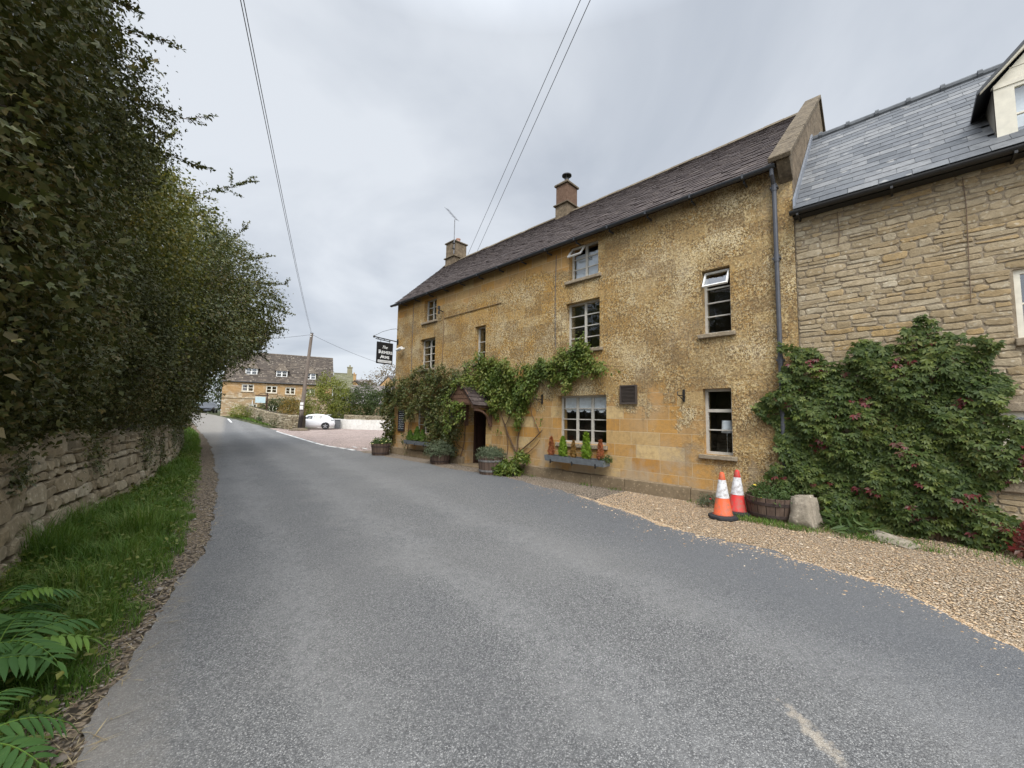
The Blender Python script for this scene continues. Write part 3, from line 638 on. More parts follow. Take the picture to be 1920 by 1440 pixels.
def hook(y, z, lab):
    m = MB(); m.box(8.17, 8.2, y-.02, y+.02, z-.13, z+.12); m.box(7.88, 8.17, y-.01, y+.01, z-.02, z)
    m.tube([(8.17, y, z-.1), (8.05, y, z-.06), (7.95, y, z-.02)], .009, 6); m.tube([(7.88, y, z-.01), (7.86, y, z+.03), (7.88, y, z+.06)], .008, 6)
    tag(m.obj('hanging_basket_bracket', IRON, None, org=(8.2, y, z)), lab, 'bracket', 'empty iron basket brackets on the inn wall')
hook(3.16, 2.21, 'empty black iron bracket between the vent and the lamp window'); hook(6.95, 2.2, 'empty black iron bracket between the vine and the wide window')
t = thing('security_camera', 'small white security camera under the sign arm at the inn corner', 'camera', (8.12, 14.35, 4.37))
m = MB(); m.tube([(8.02, 14.6, 4.33), (8.02, 14.25, 4.38)], .065, 12); m.obj('housing', WHITE, t); m = MB(); m.tube([(8.02, 14.64, 4.324), (8.02, 14.6, 4.33)], .05, 12); m.obj('lens', IRON, t); m = MB(); m.tube([(8.02, 14.35, 4.37), (8.2, 14.35, 4.4)], .025, 8); m.obj('mount', WHITE, t)
m = MB(); m.tube([(8.0, 11.7, 5.5), (8.0, 11.7, 5.62)], .05, 10); m.tube([(8.0, 11.7, 5.34), (8.0, 11.7, 5.44)], .04, 10); m.tube([(8.2, 11.7, 5.45), (8.0, 11.7, 5.48), (8.0, 11.7, 5.4)], .02, 8)
tag(m.obj('wall_floodlight', IRON, None, org=(8.2, 11.7, 5.45)), 'small black light fitting with a cable below, near the upper left windows', 'wall light')
m = MB(); m.tube([(8.18, 11.64, 5.4), (8.18, 11.62, 4.6), (8.18, 11.66, 3.5)], .016, 6); m.tube([(8.18, 11.62, 5.2), (8.18, 8.62, 5.2)], .012, 6)
tag(m.obj('wall_cable', plain('dull_cable', (.22, .15, .08), .8), None, org=(8.2, 10, 5)), 'thin brown cable running along the wall from the upper light fitting', 'cable')
for i, (y, z0, z1, nm) in enumerate(((13.72, 3.2, 6.15, 'thin dark cable down the wall left of the upper windows'), (6.5, 3.6, 6.1, 'thin dark cable down the wall left of the opened top window'))):
    m = MB(); m.tube([(8.188, y, z1), (8.19, y+.03, (z0+z1)/2), (8.188, y+.01, z0)], .009, 6); tag(m.obj('wall_cable', WIRE, None, org=(8.2, y, z0)), nm, 'cable')
# hanging sign
sg = thing('hanging_sign', 'black hanging inn sign with white lettering on an iron arm', 'sign', (8.2, 14.9, 4.75))
m = MB(); m.tube([(8.25, 14.9, 4.72), (7.15, 14.9, 4.80)], .022, 8); m.lathe([(.02, -.05), (.045, 0), (.02, .05)], (7.15, 14.9, 4.80), 10); m.tube([(7.22, 14.9, 4.73), (7.86, 14.9, 4.68)], .018, 8)
for x in (7.3, 7.55, 7.8): m.tube([(x, 14.9, 4.79-.07*(x-7.15)), (x+.05, 14.9, 4.76-.08*(x-7.15)), (x+.02, 14.9, 4.7)], .012, 6)
m.box(8.18, 8.25, 14.84, 14.96, 4.62, 4.84); m.obj('arm', IRON, sg)
m = MB(); m.tube([(7.18, 14.9, 4.84), (7.5, 14.9, 5.05), (7.85, 14.9, 5.2), (8.1, 14.9, 5.27), (8.22, 14.9, 5.23)], .008, 6); m.obj('stay', IRON, sg)
BLK = plain('sign_black', (.012, .012, .013), .45, .4)
m = MB(); m.box(7.28, 7.98, 14.875, 14.925, 3.74, 4.62); bd = m.obj('board', BLK, sg, bevel=.008)
m = MB()
for x in (7.44, 7.82): m.tube([(x, 14.9, 4.62), (x, 14.9, 4.7)], .01, 6); m.cut()
m.objs('hanger', IRON, sg)
LET = plain('sign_white', (.85, .85, .83), .6, .2)
def text(s, x, z, y, size, name='lettering', shear=0, sx=1, mat=None, bold=0):
    cu = bpy.data.curves.new('t', 'FONT'); cu.body = s; cu.size = size; cu.align_x = 'CENTER'; cu.extrude = .001; cu.shear = shear; cu.offset = bold
    o = bpy.data.objects.new('t', cu); C.objects.link(o); dg = bpy.context.evaluated_depsgraph_get(); me = bpy.data.meshes.new_from_object(o.evaluated_get(dg))
    bpy.data.objects.remove(o); n = np.zeros(len(me.vertices)*3); me.vertices.foreach_get('co', n); n = n.reshape(-1, 3)
    v = np.stack([x+n[:, 0]*sx, y-n[:, 2], z+n[:, 1]], 1); f = [tuple(p.vertices) for p in me.polygons]; bpy.data.meshes.remove(me)
    return v, f
def words(parent, items, mat, name):
    m = MB()
    for it in items: v, f = text(**it); m.add(v.tolist(), f)
    return m.obj(name, mat, parent)
y = 14.872
words(bd, [dict(s='The', x=7.6, z=4.36, y=y, size=.17, shear=.45, sx=.95, bold=.001)]+
      [dict(s='F', x=7.395, z=4.155, y=y, size=.2, bold=.004), dict(s='ARMERS', x=7.67, z=4.155, y=y, size=.158, bold=.004)]+
      [dict(s='A', x=7.50, z=3.955, y=y, size=.2, bold=.004), dict(s='RMS', x=7.68, z=3.955, y=y, size=.158, bold=.004)], LET, 'lettering')
m = MB(); m.box(7.33, 7.93, 14.868, 14.876, 3.785, 3.885); m.obj('name_strip', LET, bd)
GREYL = plain('strip_grey', (.30, .30, .30), .6)
m = MB(); random.seed(2); x = 7.36
while x < 7.9: q = random.uniform(.012, .03); z = random.uniform(.022, .034); m.box(x, x+q, 14.8655, 14.8678, 3.835-z*.8, 3.835+z*.8); x += q+random.uniform(.008, .02)
m.obj('lettering', GREYL, bd)
# chalkboard on the corner pier
cb = thing('chalkboard', 'dark chalkboard with lines of chalk writing on the wall left of the ivy', 'chalkboard', (8.2, 14.3, 1.05))
m = MB(); m.box(8.165, 8.2, 14.1, 14.55, 1.05, 1.9); b2 = m.obj('board', plain('chalk_black', (.022, .025, .03), .8), cb, bevel=.004)
m = MB()
for a, b in ((14.08, 14.1), (14.55, 14.57)): m.box(8.155, 8.2, a, b, 1.03, 1.92)
m.box(8.155, 8.2, 14.1, 14.55, 1.9, 1.92); m.box(8.155, 8.2, 14.1, 14.55, 1.03, 1.05); m.obj('frame', DKWOOD, cb)
m = MB(); random.seed(9)
for k in range(9):
    u = 14.5; z = 1.83-k*.085
    while u > 14.16:
        L = random.uniform(.03, .09); pts = [(8.163, u-L*i/5, z+random.uniform(-.012, .012)) for i in range(6)]
        m.tube(pts, .004, 4); u -= L+.03
m.obj('chalk_writing', LET, b2)
# TV aerial lashed to the far chimney
ta = thing('tv_aerial', 'thin metal television aerial on a pale mast strapped to the far left chimney', 'aerial', (12.16, 16.56, 10.3))
m = MB(); m.tube([(12.17, 16.57, 10.25), (12.15, 16.55, 12.1)], .022, 8); m.obj('mast', plain('mast_grey', (.22, .22, .23), .5), ta)
m = MB(); a = Vector((12.15, 17.3, 13.0)); b = Vector((12.15, 16.36, 12.02)); m.tube([a, b], .016, 6)
for k in range(9): p = a.lerp(b, k/8); m.tube([p-Vector((.16, 0, 0)), p+Vector((.16, 0, 0))], .007, 5)
m.obj('boom', plain('aerial_metal', (.16, .16, .17), .5, .5, .5), ta)
m = MB(); m.box(12.08, 12.22, 16.52, 16.63, 10.5, 10.53); m.cut(); m.box(12.08, 12.22, 16.52, 16.63, 10.8, 10.83); m.cut(); m.objs('strap', IRON, ta)
# table lamp on the inner sill
tl = thing('table_lamp', 'white shaded table lamp standing inside the narrow ground floor window', 'lamp', (8.5, 2.46, 1.05))
m = MB(); m.lathe([(.085, 0), (.085, .012), (.02, .03), (.009, .05), (.009, .50), (.004, .51)], (8.5, 2.46, 1.05), 14); m.obj('stand', plain('chrome_stand', (.5, .5, .5), .25, .5, .9), tl)
m = MB(); m.lathe([(.098, .42), (.083, .66), (.079, .66), (.094, .42)], (8.5, 2.46, 1.05), 20, False); m.obj('lamp_shade', CLOTH, tl, smooth=True)
# ---------------------------------------------------------------- cottage next door
ct = thing('stone_cottage', 'grey stone cottage with blue slate roof and cream dormer beside the inn', 'building', (10.7, -3, 0))
CX = 8.225; mpc = lambda u, v, d: (CX+d, u, v)
C1, C2 = (-2.1, -1.12, 2.86, 3.77), (-1.95, -.92, 1.0, 1.9)
m = MB(); holed(m, mpc, -9, 1.205, -.1, 5.36, [C1, C2], .3); cw = m.obj('wall', MORTAR, ct)
m = MB(); rubble(m, mpc, -9, 1.2, .0, 5.34, [(C1[0]-.1, C1[1]+.02, C1[2]-.12, C1[3]+.0), (C2[0]-.1, C2[1]+.05, C2[2]-.14, C2[3]+.12)], (.06, .135), (.12, .36), .011, .018, .016); m.obj('stonework', RUB, cw)
m = MB(); bx(m, mpc, C2[0]-.1, C2[1]+.05, C2[3]+.002, C2[3]+.12, -.03, .1); m.obj('lintel', SILL, cw, bevel=.012); m = MB(); bx(m, mpc, C2[0]-.12, C2[1]+.08, C2[2]-.13, C2[2]-.006, -.07, .12); m.cut(); bx(m, mpc, C1[0]-.12, C1[1]+.03, C1[2]-.11, C1[2]-.006, -.06, .12); m.cut(); m.objs('sill', SILL, cw, bevel=.012)
m = MB()
for a, b, c, d in (C1, C2):
    vs = [mpc(a-.2, c-.2, .3), mpc(b+.2, c-.2, .3), mpc(b+.2, d+.2, .3), mpc(a-.2, d+.2, .3), mpc(a-.2, c-.2, 1.5), mpc(b+.2, c-.2, 1.5), mpc(b+.2, d+.2, 1.5), mpc(a-.2, d+.2, 1.5)]
    m.add(vs, [(4, 5, 6, 7), (0, 1, 5, 4), (1, 2, 6, 5), (2, 3, 7, 6), (3, 0, 4, 7)]); m.cut()
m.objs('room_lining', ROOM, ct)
window(ct, mpc, *C1, 2, (.5,), .04, CREAM, fr=.06, cen=.03); window(ct, mpc, *C2, 2, (.5,), .06, CREAM, fr=.07, cen=.035)
m = MB(); m.prism([(13.2, -9, -.1), (8.24, -9, -.1), (8.24, -9, 5.3), (10.75, -9, 7.9), (13.2, -9, 5.3)], (0, -.3, 0)); m.box(12.9, 13.2, -9, 1.2, -.1, 5.3); m.obj('rear_walls', MORTAR, ct)
q = math.sqrt(.5); s2 = (10.75-8.03)/q
cr_ = tiles('roof', SLATE, ct, (8.03, -9.1, 5.36), (0, 1, 0), (q, 0, q), (-q, 0, q), lambda v: 0, lambda v: 10.29, s2, .215, .205, .36, .375, .009, .0025, half=True, miss=[(6.72, 7.98, .42, 1.7)])
m = MB(); m.prism([(8.06, -9.1, 5.37), (10.75, -9.1, 8.06), (10.75, 1.2, 8.06), (8.06, 1.2, 5.37)], (.03, 0, -.05)); m.prism([(10.76, -9.1, 8.05), (13.4, -9.1, 5.4), (13.4, 1.2, 5.4), (10.76, 1.2, 8.05)], (0, 0, -.05)); m.obj('roof_boards', GUT, cr_)
m = MB(); y = -9.1
while y < 1.1:
    L = min(.46, 1.205-y)
    m.tube([(10.73, y, 8.06), (10.73, y+L-.01, 8.06)], .085, 10); m.tube([(10.73, y-.03, 8.07), (10.73, y+.03, 8.07)], .105, 10); y += L
m.obj('ridge', plain('dark_ridge', (.10, .105, .11), .7, .3, 0, .3), cr_)
m = MB()      # stepped lead soakers against the inn's gable
for k in range(13): a = 8.1+k*.2; m.prism([(a, 1.165, a-8.03+5.36), (a+.21, 1.165, a+.21-8.03+5.36), (a+.21, 1.165, a+.21-8.03+5.52), (a+.02, 1.165, a-8.03+5.54)], (0, .035, 0))
m.obj('flashing', LEAD, cr_)
m = MB(); m.prism([(7.965+a, -9.1, 5.30+b) for a, b in pr], (0, 10.33, 0)); m.box(8.03, 8.2, -9.1, 1.2, 5.24, 5.33); g2 = m.obj('gutter', IRON, ct)
m = MB(); y = 1.1
while y > -9: m.box(7.9, 8.22, y, y+.03, 5.2, 5.235); m.cut(); y -= 1.15
m.objs('bracket', IRON, g2)
m = MB()
for y, z0 in ((.62, 4.6), (-.75, 3.4)): m.tube([(8.2, y, 5.2), (8.202, y-.015, 4.8), (8.2, y+.01, z0)], .005, 5); m.cut()
m.objs('cable', plain('rusty_cable', (.16, .11, .075), .9), ct)
# dormer
dm = MB(); DX = 8.33; YA, YB = -1.1, -2.4; YC = (YA+YB)/2; HZ = 6.4; AP = 7.22; rz = lambda x: 5.36+(x-8.03)
xr = 8.03+HZ-5.36
for y in (YA, YB): dm.prism([(DX+.01, y, rz(DX)-.05), (xr+.1, y, HZ+.05), (DX+.01, y, HZ)], (0, -.05 if y == YA else .05, 0))
dor = dm.obj('dormer', plain('dormer_cheek', (.33, .30, .25), .8), ct)
m = MB()
m.add([(DX, YA, 5.5), (DX, YA-.13, 5.5), (DX, YA-.13, HZ), (DX, YA, HZ), (DX+.06, YA, 5.5), (DX+.06, YA-.13, 5.5), (DX+.06, YA-.13, HZ), (DX+.06, YA, HZ)], [(0, 1, 2, 3), (4, 7, 6, 5), (0, 3, 7, 4), (1, 5, 6, 2)])
m.box(DX, DX+.06, YB, YB+.13, 5.5, HZ); m.box(DX-.03, DX+.06, YB-.02, YA+.02, 5.43, 5.5)
m.prism([(DX, YA+.02, HZ), (DX, YB-.02, HZ), (DX, YC, AP-.06)], (.05, 0, 0)); m.box(DX-.012, DX, YB, YA, HZ-.03, HZ+.03)
for k in range(4): z = HZ+.2+k*.17; h = (1-(z-HZ)/(AP-HZ))*.66; m.box(DX-.006, DX-.001, YC-h, YC+h, z, z+.012)
m.obj('gable_boards', CREAM, dor)
mpd = lambda u, v, d: (DX+d, u, v)
window(ct, mpd, YB+.13, YA-.13, 5.505, HZ-.03, 2, (.5,), .0, CREAM, fr=.05, cen=.035)
m = MB(); m.add([mpd(YB+.15, 5.5, .14), mpd(YA-.15, 5.5, .14), mpd(YA-.15, HZ-.05, .14), mpd(YB+.15, HZ-.05, .14)], [(0, 1, 2, 3)]); m.obj('net_curtain', CLOTH, dor)
m = MB()
for sg_, ye in ((1, YA+.16), (-1, YB-.16)):
    ze = HZ-.03; xb = 8.03+AP-5.36+.1; xe = 8.03+ze-5.36+.08; t = .05
    m.hexa([(DX-.13, ye, ze-t), (xe, ye, ze-t), (xb, YC, AP), (DX-.13, YC, AP), (DX-.13, ye, ze), (xe, ye, ze), (xb, YC, AP+t), (DX-.13, YC, AP+t)])
m.obj('roof', GUT, dor)
m = MB()
for ye, k in ((YA+.13, 1), (YB-.13, -1)): m.hexa([(DX-.11, ye, HZ-.06), (DX-.06, ye, HZ-.06), (DX-.06, YC, AP-.07), (DX-.11, YC, AP-.07), (DX-.11, ye, HZ-.03), (DX-.06, ye, HZ-.03), (DX-.06, YC, AP-.005), (DX-.11, YC, AP-.005)]); m.cut()
m.objs('barge_board', CREAM, dor)
random.seed(21); R = np.random.default_rng(5)
# ---------------------------------------------------------------- traffic cones
def cone_mats():
    def mk(n, c):
        t = Mt(n); p = t.oc(); a = t.noise(p, 16, 5, .65); b = t.noise(p, 60, 3, .7)
        col = t.mix(t.ma('MULTIPLY', t.mr(a, .42, .68), .7), c, (.20, .15, .11)); col = t.mix(t.ma('MULTIPLY', t.mr(b, .62, .75), .4), col, (.1, .08, .07))
        return t.fin(col, .6, .35)
    return mk
mk = cone_mats(); CO, CRD, CW, RUBB = mk('orange_plastic', (.72, .115, .035)), mk('red_plastic', (.60, .035, .03)), mk('reflective_white', (.72, .72, .72)), plain('black_rubber', (.03, .03, .032), .8, .3)
def cone(loc, rz, body, label, lean=0):
    t = thing('traffic_cone', label, 'cone', loc, 'traffic cones by the inn wall', rz); t.rotation_euler = (lean, 0, rz)
    r = lambda z: .145-(z-.05)*(.145-.036)/.68
    m = MB(); m.lathe([(r(.05)+.02, .05), (r(.08), .08), (r(.33), .33), (r(.34)-.004, .34), (r(.62)-.004, .62), (r(.63), .63), (r(.73), .73), (r(.735)-.012, .745), (.02, .75), (.02, .70)], (0, 0, 0), 28); m.obj('body', body, t, local=True, smooth=True)
    m = MB(); m.lathe([(r(.34)+.003, .335), (r(.48)+.003, .48), (r(.62)+.003, .625)], (0, 0, 0), 28, False); m.obj('reflective_sleeve', CW, t, local=True, smooth=True)
    m = MB(); m.lathe([(.225, 0), (.23, .012), (.225, .045), (.17, .062), (.14, .066)], (0, 0, 0), 8, True, math.pi/8); m.obj('base', RUBB, t, local=True, bevel=.006)
cone((7.2, 2.18, float(gz(7.2, 2.18))), .5, CO, 'orange and white traffic cone on a black base at the edge of the gravel')
cone((7.66, 2.09, float(gz(7.66, 2.09))+.0), .2, CRD, 'redder traffic cone nearest the inn wall, beside the barrel', .02)
# ---------------------------------------------------------------- half barrels and what grows in them
def m_stave():
    t = Mt('barrel_oak'); p = t.oc(); x, y, z = t.xyz(p); ang = t.ma('ARCTAN2', y, x); g = t.ma('FRACT', t.ma('MULTIPLY', ang, 18/(2*math.pi)))
    line = t.mr(t.ma('ABSOLUTE', t.ma('SUBTRACT', g, .5)), .44, .48); n = t.noise(t.mapv(p, (20, 20, 3)), 1, 5, .65); idx = t.noise(t.vec(t.ma('FLOOR', t.ma('MULTIPLY', ang, 18/(2*math.pi))), 0, 0), 7.3, 0)
    c = t.mix(t.mr(n, .3, .7), (.085, .055, .04), (.17, .12, .09)); c = t.mix(t.ma('MULTIPLY', t.mr(idx, .35, .65), .5), c, (.075, .05, .04)); c = t.mix(line, c, (.012, .01, .008))
    t.bump(t.ma('SUBTRACT', n, line), .6, .01); return t.fin(c, .88, .2)
STAVE = m_stave(); HOOP = plain('rusty_hoop', (.06, .042, .036), .75, .4, .3, .4, 18)
HOOPL = plain('galvanised_hoop', (.22, .21, .2), .6, .4, .4, .35, 18)
def barrel(loc, rad, h, label, hoops=HOOP, light_top=False):
    t = thing('barrel_planter', label, 'planter', loc, 'half barrel planters along the inn')
    k = lambda z: rad*(.84+.16*(z/h)**.75)
    zs = np.linspace(0, h, 7); m = MB(); m.lathe([(k(z), z) for z in zs]+[(k(h)-.03, h), (k(h)-.035, h-.09)], (0, 0, 0), 36); m.obj('staves', STAVE, t, local=True)
    for z in (.2*h, .74*h):
        m = MB(); m.lathe([(k(z)-.004, z-.025), (k(z)+.006, z-.022), (k(z+.03)+.006, z+.025), (k(z+.03)-.004, z+.028)], (0, 0, 0), 36, False); m.obj('hoop', hoops, t, local=True)
    m = MB(); m.lathe([(.01, h-.05), (k(h)-.03, h-.06)], (0, 0, 0), 24, False); m.obj('soil', SOIL, t, local=True)
    return t
gl = lambda x, y: (x, y, float(gz(x, y)))
barrel(gl(7.45, 14.55), .36, .45, 'low half barrel of yellow flowers standing out by the car park corner')
barrel(gl(7.72, 10.95), .36, .45, 'half barrel overgrown with trailing grey green foliage left of the porch')
barrel(gl(7.5, 8.22), .36, .50, 'pale rimmed half barrel with a grey green bush right of the doorway', HOOPL)
barrel(gl(7.83, 1.62), .385, .36, 'weathered half barrel of straggly flowers beside the traffic cones')
# ---------------------------------------------------------------- stones by the cottage
ROCK = m_plain_stone('lichen_boulder', (.23, .195, .145), (.36, .31, .24), 4)
def rock(name, label, cat, pts_lo, pts_hi, seed, sub=3, amp=.03, smooth=True):
    import bmesh
    b = bmesh.new(); lo = [b.verts.new(p) for p in pts_lo]; hi_ = [b.verts.new(p) for p in pts_hi]; n = len(lo)
    b.faces.new(lo[::-1]); b.faces.new(hi_)
    for i in range(n): b.faces.new((lo[i], lo[(i+1) % n], hi_[(i+1) % n], hi_[i]))
    bmesh.ops.bevel(b, geom=b.edges[:], offset=.035, segments=2, affect='EDGES'); bmesh.ops.triangulate(b, faces=b.faces[:])
    bmesh.ops.subdivide_edges(b, edges=[e for e in b.edges if e.calc_length() > .09], cuts=sub, use_grid_fill=True)
    r = np.random.default_rng(seed); ph = r.uniform(0, 7, (6, 3)); fr = r.uniform(5, 22, 6)
    for v in b.verts:
        d = sum(math.sin(v.co.x*fr[k]+ph[k, 0])*math.sin(v.co.y*fr[k]+ph[k, 1])*math.sin(v.co.z*fr[k]+ph[k, 2]) for k in range(6)); v.co += v.co.normalized()*0+Vector((math.sin(ph[0, 0]+v.co.z*9), math.cos(v.co.x*11+ph[1, 1]), math.sin(v.co.y*13)))*amp*.35*d
    me = bpy.data.meshes.new(name); c = np.mean([list(p) for p in pts_lo], 0); bmesh.ops.translate(b, verts=b.verts[:], vec=-Vector(c)); b.to_mesh(me); b.free(); me.materials.append(ROCK)
    if smooth: me.polygons.foreach_set('use_smooth', [True]*len(me.polygons))
    o = bpy.data.objects.new(name, me); o.location = c; C.objects.link(o); ORG[o.name] = c; return tag(o, label, cat)
g = .09
rock('boundary_stone', 'squat tapered stone block standing beside the barrel in front of the creeper', 'stone', [(7.48, 1.36, g), (7.43, .98, g), (7.78, .9, g), (7.85, 1.3, g)], [(7.57, 1.29, g+.47), (7.54, 1.05, g+.49), (7.73, 1.0, g+.5), (7.76, 1.24, g+.48)], 3)
rock('flat_stone', 'low flat stone slab lying in the grass below the creeper', 'stone', [(7.55, .47, g), (7.25, -.02, g), (7.5, -.12, g), (7.85, .36, g)], [(7.62, .4, g+.1), (7.34, .02, g+.07), (7.52, -.05, g+.09), (7.8, .33, g+.13)], 8)
rock('rounded_stone', 'rounded grey stone at the foot of the cottage wall below its low window', 'stone', [(7.7, -.95, g), (7.55, -1.5, g), (7.95, -1.6, g), (8.15, -1.0, g)], [(7.78, -1.05, g+.2), (7.7, -1.4, g+.22), (7.95, -1.45, g+.25), (8.05, -1.1, g+.24)], 5)
# ---------------------------------------------------------------- telegraph pole and overhead wires
tp = thing('telegraph_pole', 'brown wooden telegraph pole with a white notice at the car park entrance', 'pole', (12.35, 40.1, 0))
def m_pole():
    t = Mt('creosoted_pole'); p = t.oc(); x, y, z = t.xyz(p); n = t.noise(t.mapv(p, (18, 18, 1.2)), 1, 5, .6)
    c = t.mix(t.mr(n, .3, .7), (.12, .095, .075), (.22, .18, .15)); c = t.mix(t.mr(t.ma('ADD', z, n), 2.3, 1.7), c, (.025, .02, .018)); return t.fin(c, .85, .2)
PT = Vector((12.62, 40.1, 9.2))
PT = Vector((13.0, 40.2, 9.3))
m = MB(); m.tube([(12.35, 40.1, -.1), (12.66, 40.15, 4.6), tuple(PT)], [.19, .165, .13], 14); m.obj('shaft', m_pole(), tp)
m = MB(); m.box(12.22, 12.5, 39.87, 39.92, 1.95, 2.3); m.cut(); m.box(12.24, 12.5, 39.86, 39.91, 2.38, 2.62); m.cut(); m.objs('notice', WHITE, tp)
m = MB()
for z in (8.9, 9.1): m.lathe([(.03, 0), (.05, .03), (.03, .1)], (12.86, 40.0, z), 8); m.cut()
m.objs('insulator', WHITE, tp)
m = MB(); m.lathe([(.15, 0), (.14, .06), (.02, .1)], (PT.x, PT.y, PT.z), 12); m.obj('cap', LEAD, tp)
def wire(a, b, sag, label, r=.012, n=28):
    a, b = Vector(a), Vector(b); pts = []
    for i in range(n+1): t = i/n; p = a.lerp(b, t); p.z -= sag*4*t*(1-t); pts.append(tuple(p))
    m = MB(); m.tube(pts, r, 6); tag(m.obj('overhead_wire', WIRE, None, org=tuple(a)), label, 'wire', 'overhead wires')
# further poles behind the camera carry these spans
A2 = Vector((1.05, 7.35, 8.45)); D = (A2-PT); D.z = 0
E1 = PT+D*1.35; wire((PT.x-.02, PT.y, 9.15), (E1.x, E1.y, 8.45), .5, 'left strand of the twin wires from the telegraph pole over the lane', .008)
wire((PT.x+.04, PT.y, 9.17), (E1.x+.03, E1.y-.02, 8.46), .5, 'right strand of the twin wires from the telegraph pole over the lane', .008)
F0 = Vector((12.9, 16.3, 10.35)); F1 = Vector((6.4, 4.5, 10.55)); D = F1-F0
wire(F0, F0+D*2.3, .0, 'left strand of the twin wires passing over the inn roof', .008)
F0 = Vector((13.0, 15.7, 10.3)); F1 = Vector((6.4, 4.22, 10.4)); D = F1-F0
wire(F0, F0+D*2.3, .0, 'right strand of the twin wires passing over the inn roof', .008)
wire((PT.x+.1, PT.y, 9.15), (24, 40.5, 6.6), .35, 'thin wire sloping down from the pole towards the low barn roof', .014)
wire((PT.x-.1, PT.y, 9.15), (2.5, 44, 7.6), .3, 'thin wire from the pole into the hedge trees', .014)
# ---------------------------------------------------------------- window boxes
BOXM = plain('grey_blue_trough', (.15, .165, .175), .65, .35, 0, .2, 12)
def wbox(y0, y1, z0, z1, label):
    t = thing('window_box', label, 'window box', (8.1, (y0+y1)/2, z0), 'window boxes'); m = MB(); x0, x1 = 7.83, 8.12
    m.hexa([(x0+.03, y0, z0), (x0+.045, y0, z0), (x0+.015, y0, z1), (x0, y0, z1), (x0+.03, y1, z0), (x0+.045, y1, z0), (x0+.015, y1, z1), (x0, y1, z1)])
    for a in (y0, y1-.015): m.hexa([(x0+.046, a, z0), (x1, a, z0), (x1, a, z1), (x0+.016, a, z1), (x0+.046, a+.015, z0), (x1, a+.015, z0), (x1, a+.015, z1), (x0+.016, a+.015, z1)])
    m.box(x0+.05, x1, y0+.016, y1-.016, z0, z0+.012); m.box(x1, x1+.015, y0, y1, z0, z1); m.obj('trough', BOXM, t)
    m = MB(); m.box(x0+.03, x1-.002, y0+.02, y1-.02, z0+.05, z1-.025); m.obj('soil', SOIL, t)
    for a in (y0+.2, (y0+y1)/2, y1-.2):
        m = MB(); m.box(x0+.05, 8.2, a, a+.03, z0-.02, z0-.002); m.box(x0+.01, x0+.028, a, a+.03, z0-.05, z0+.05); m.obj('bracket', IRON, t)
wbox(4.84, 6.56, .61, .755, 'long grey window box with five small conifers under the wide window')
wbox(11.96, 13.52, .61, .745, 'grey window box with green conifers half hidden by ivy, left of the porch')
# ---------------------------------------------------------------- dry stone wall under the hedge
arc = [0.]; yy = np.arange(-6, 48, .1); xx = WALL_X(yy); arc = np.concatenate([[0], np.cumsum(np.hypot(np.diff(xx), .1))])
def mpw(u, v, d):
    y = float(np.interp(u, arc, yy)); x = float(np.interp(u, arc, xx)); dx = float(WALL_X(y+.05)-WALL_X(y-.05))/.1; n = Vector((1, -dx)).normalized()
    b = .10*v   # the wall leans back a little
    return (x-b-n.x*d*1.0, y-n.y*d, v+float(gz(x, y)))
dw = thing('dry_stone_wall', 'long dry stone wall along the left verge under the hedge', 'wall', (float(WALL_X(12)), 12, 0))
st = MB()
rubble(st, mpw, 4.5, 24, -.05, 1.12, [], (.08, .26), (.14, .58), .055, .036, .026)
rubble(st, mpw, 24, arc[-1]-1, -.05, 1.1, [], (.13, .25), (.25, .6), .045, .018, .02)
rubble(st, mpw, 0, 4.5, -.05, 1.1, [], (.15, .25), (.25, .6), .06, .018, .02)
st.obj('stonework', DRY, dw)
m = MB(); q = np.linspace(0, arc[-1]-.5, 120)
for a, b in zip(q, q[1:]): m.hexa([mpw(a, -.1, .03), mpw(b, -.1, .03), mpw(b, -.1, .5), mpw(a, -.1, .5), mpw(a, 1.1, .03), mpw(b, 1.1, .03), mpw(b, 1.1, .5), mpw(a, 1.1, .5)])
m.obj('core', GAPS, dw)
def cope(u, L, h, dpt):   # irregular cope stones on top, some missing
    m2 = MB(); n = 9; vs = []; 
    for z, k in ((0, 1.), (h*.55, 1.04), (h*.9, .8), (h, .45)):
        for i in range(n):
            a = 2*math.pi*i/n; ca, sa = math.cos(a), math.sin(a); e = (abs(ca)**.6*np.sign(ca), abs(sa)**.6*np.sign(sa)); j = R.uniform(.88, 1.1)
            vs.append(mpw(u+e[0]*L/2*k*j, 1.1+z, dpt/2-.06+e[1]*dpt/2*k*j))
    m2.add(vs, [(r_*n+i, r_*n+(i+1) % n, (r_+1)*n+(i+1) % n, (r_+1)*n+i) for r_ in range(3) for i in range(n)]+[tuple(3*n+i for i in range(n))]); return m2
u = 10.9; cs = MB()
while u < 34:
    L = R.uniform(.22, .5)
    if R.random() < .6: q2 = cope(u+L/2, L, R.uniform(.10, .24), .42); cs.add(q2.v, q2.f)
    u += L*1.02
for u, L, h in ((13.6, .55, .42), (12.85, .8, .3), (14.4, .4, .2)): q2 = cope(u, L, h, .5); cs.add(q2.v, q2.f)
for u, L, h in ((14.6, .5, .34), (15.6, .35, .3), (17.2, .45, .26)): q2 = cope(u, L, h, .5); cs.add(q2.v, q2.f)
cs.obj('cope_stones', DRY, dw)
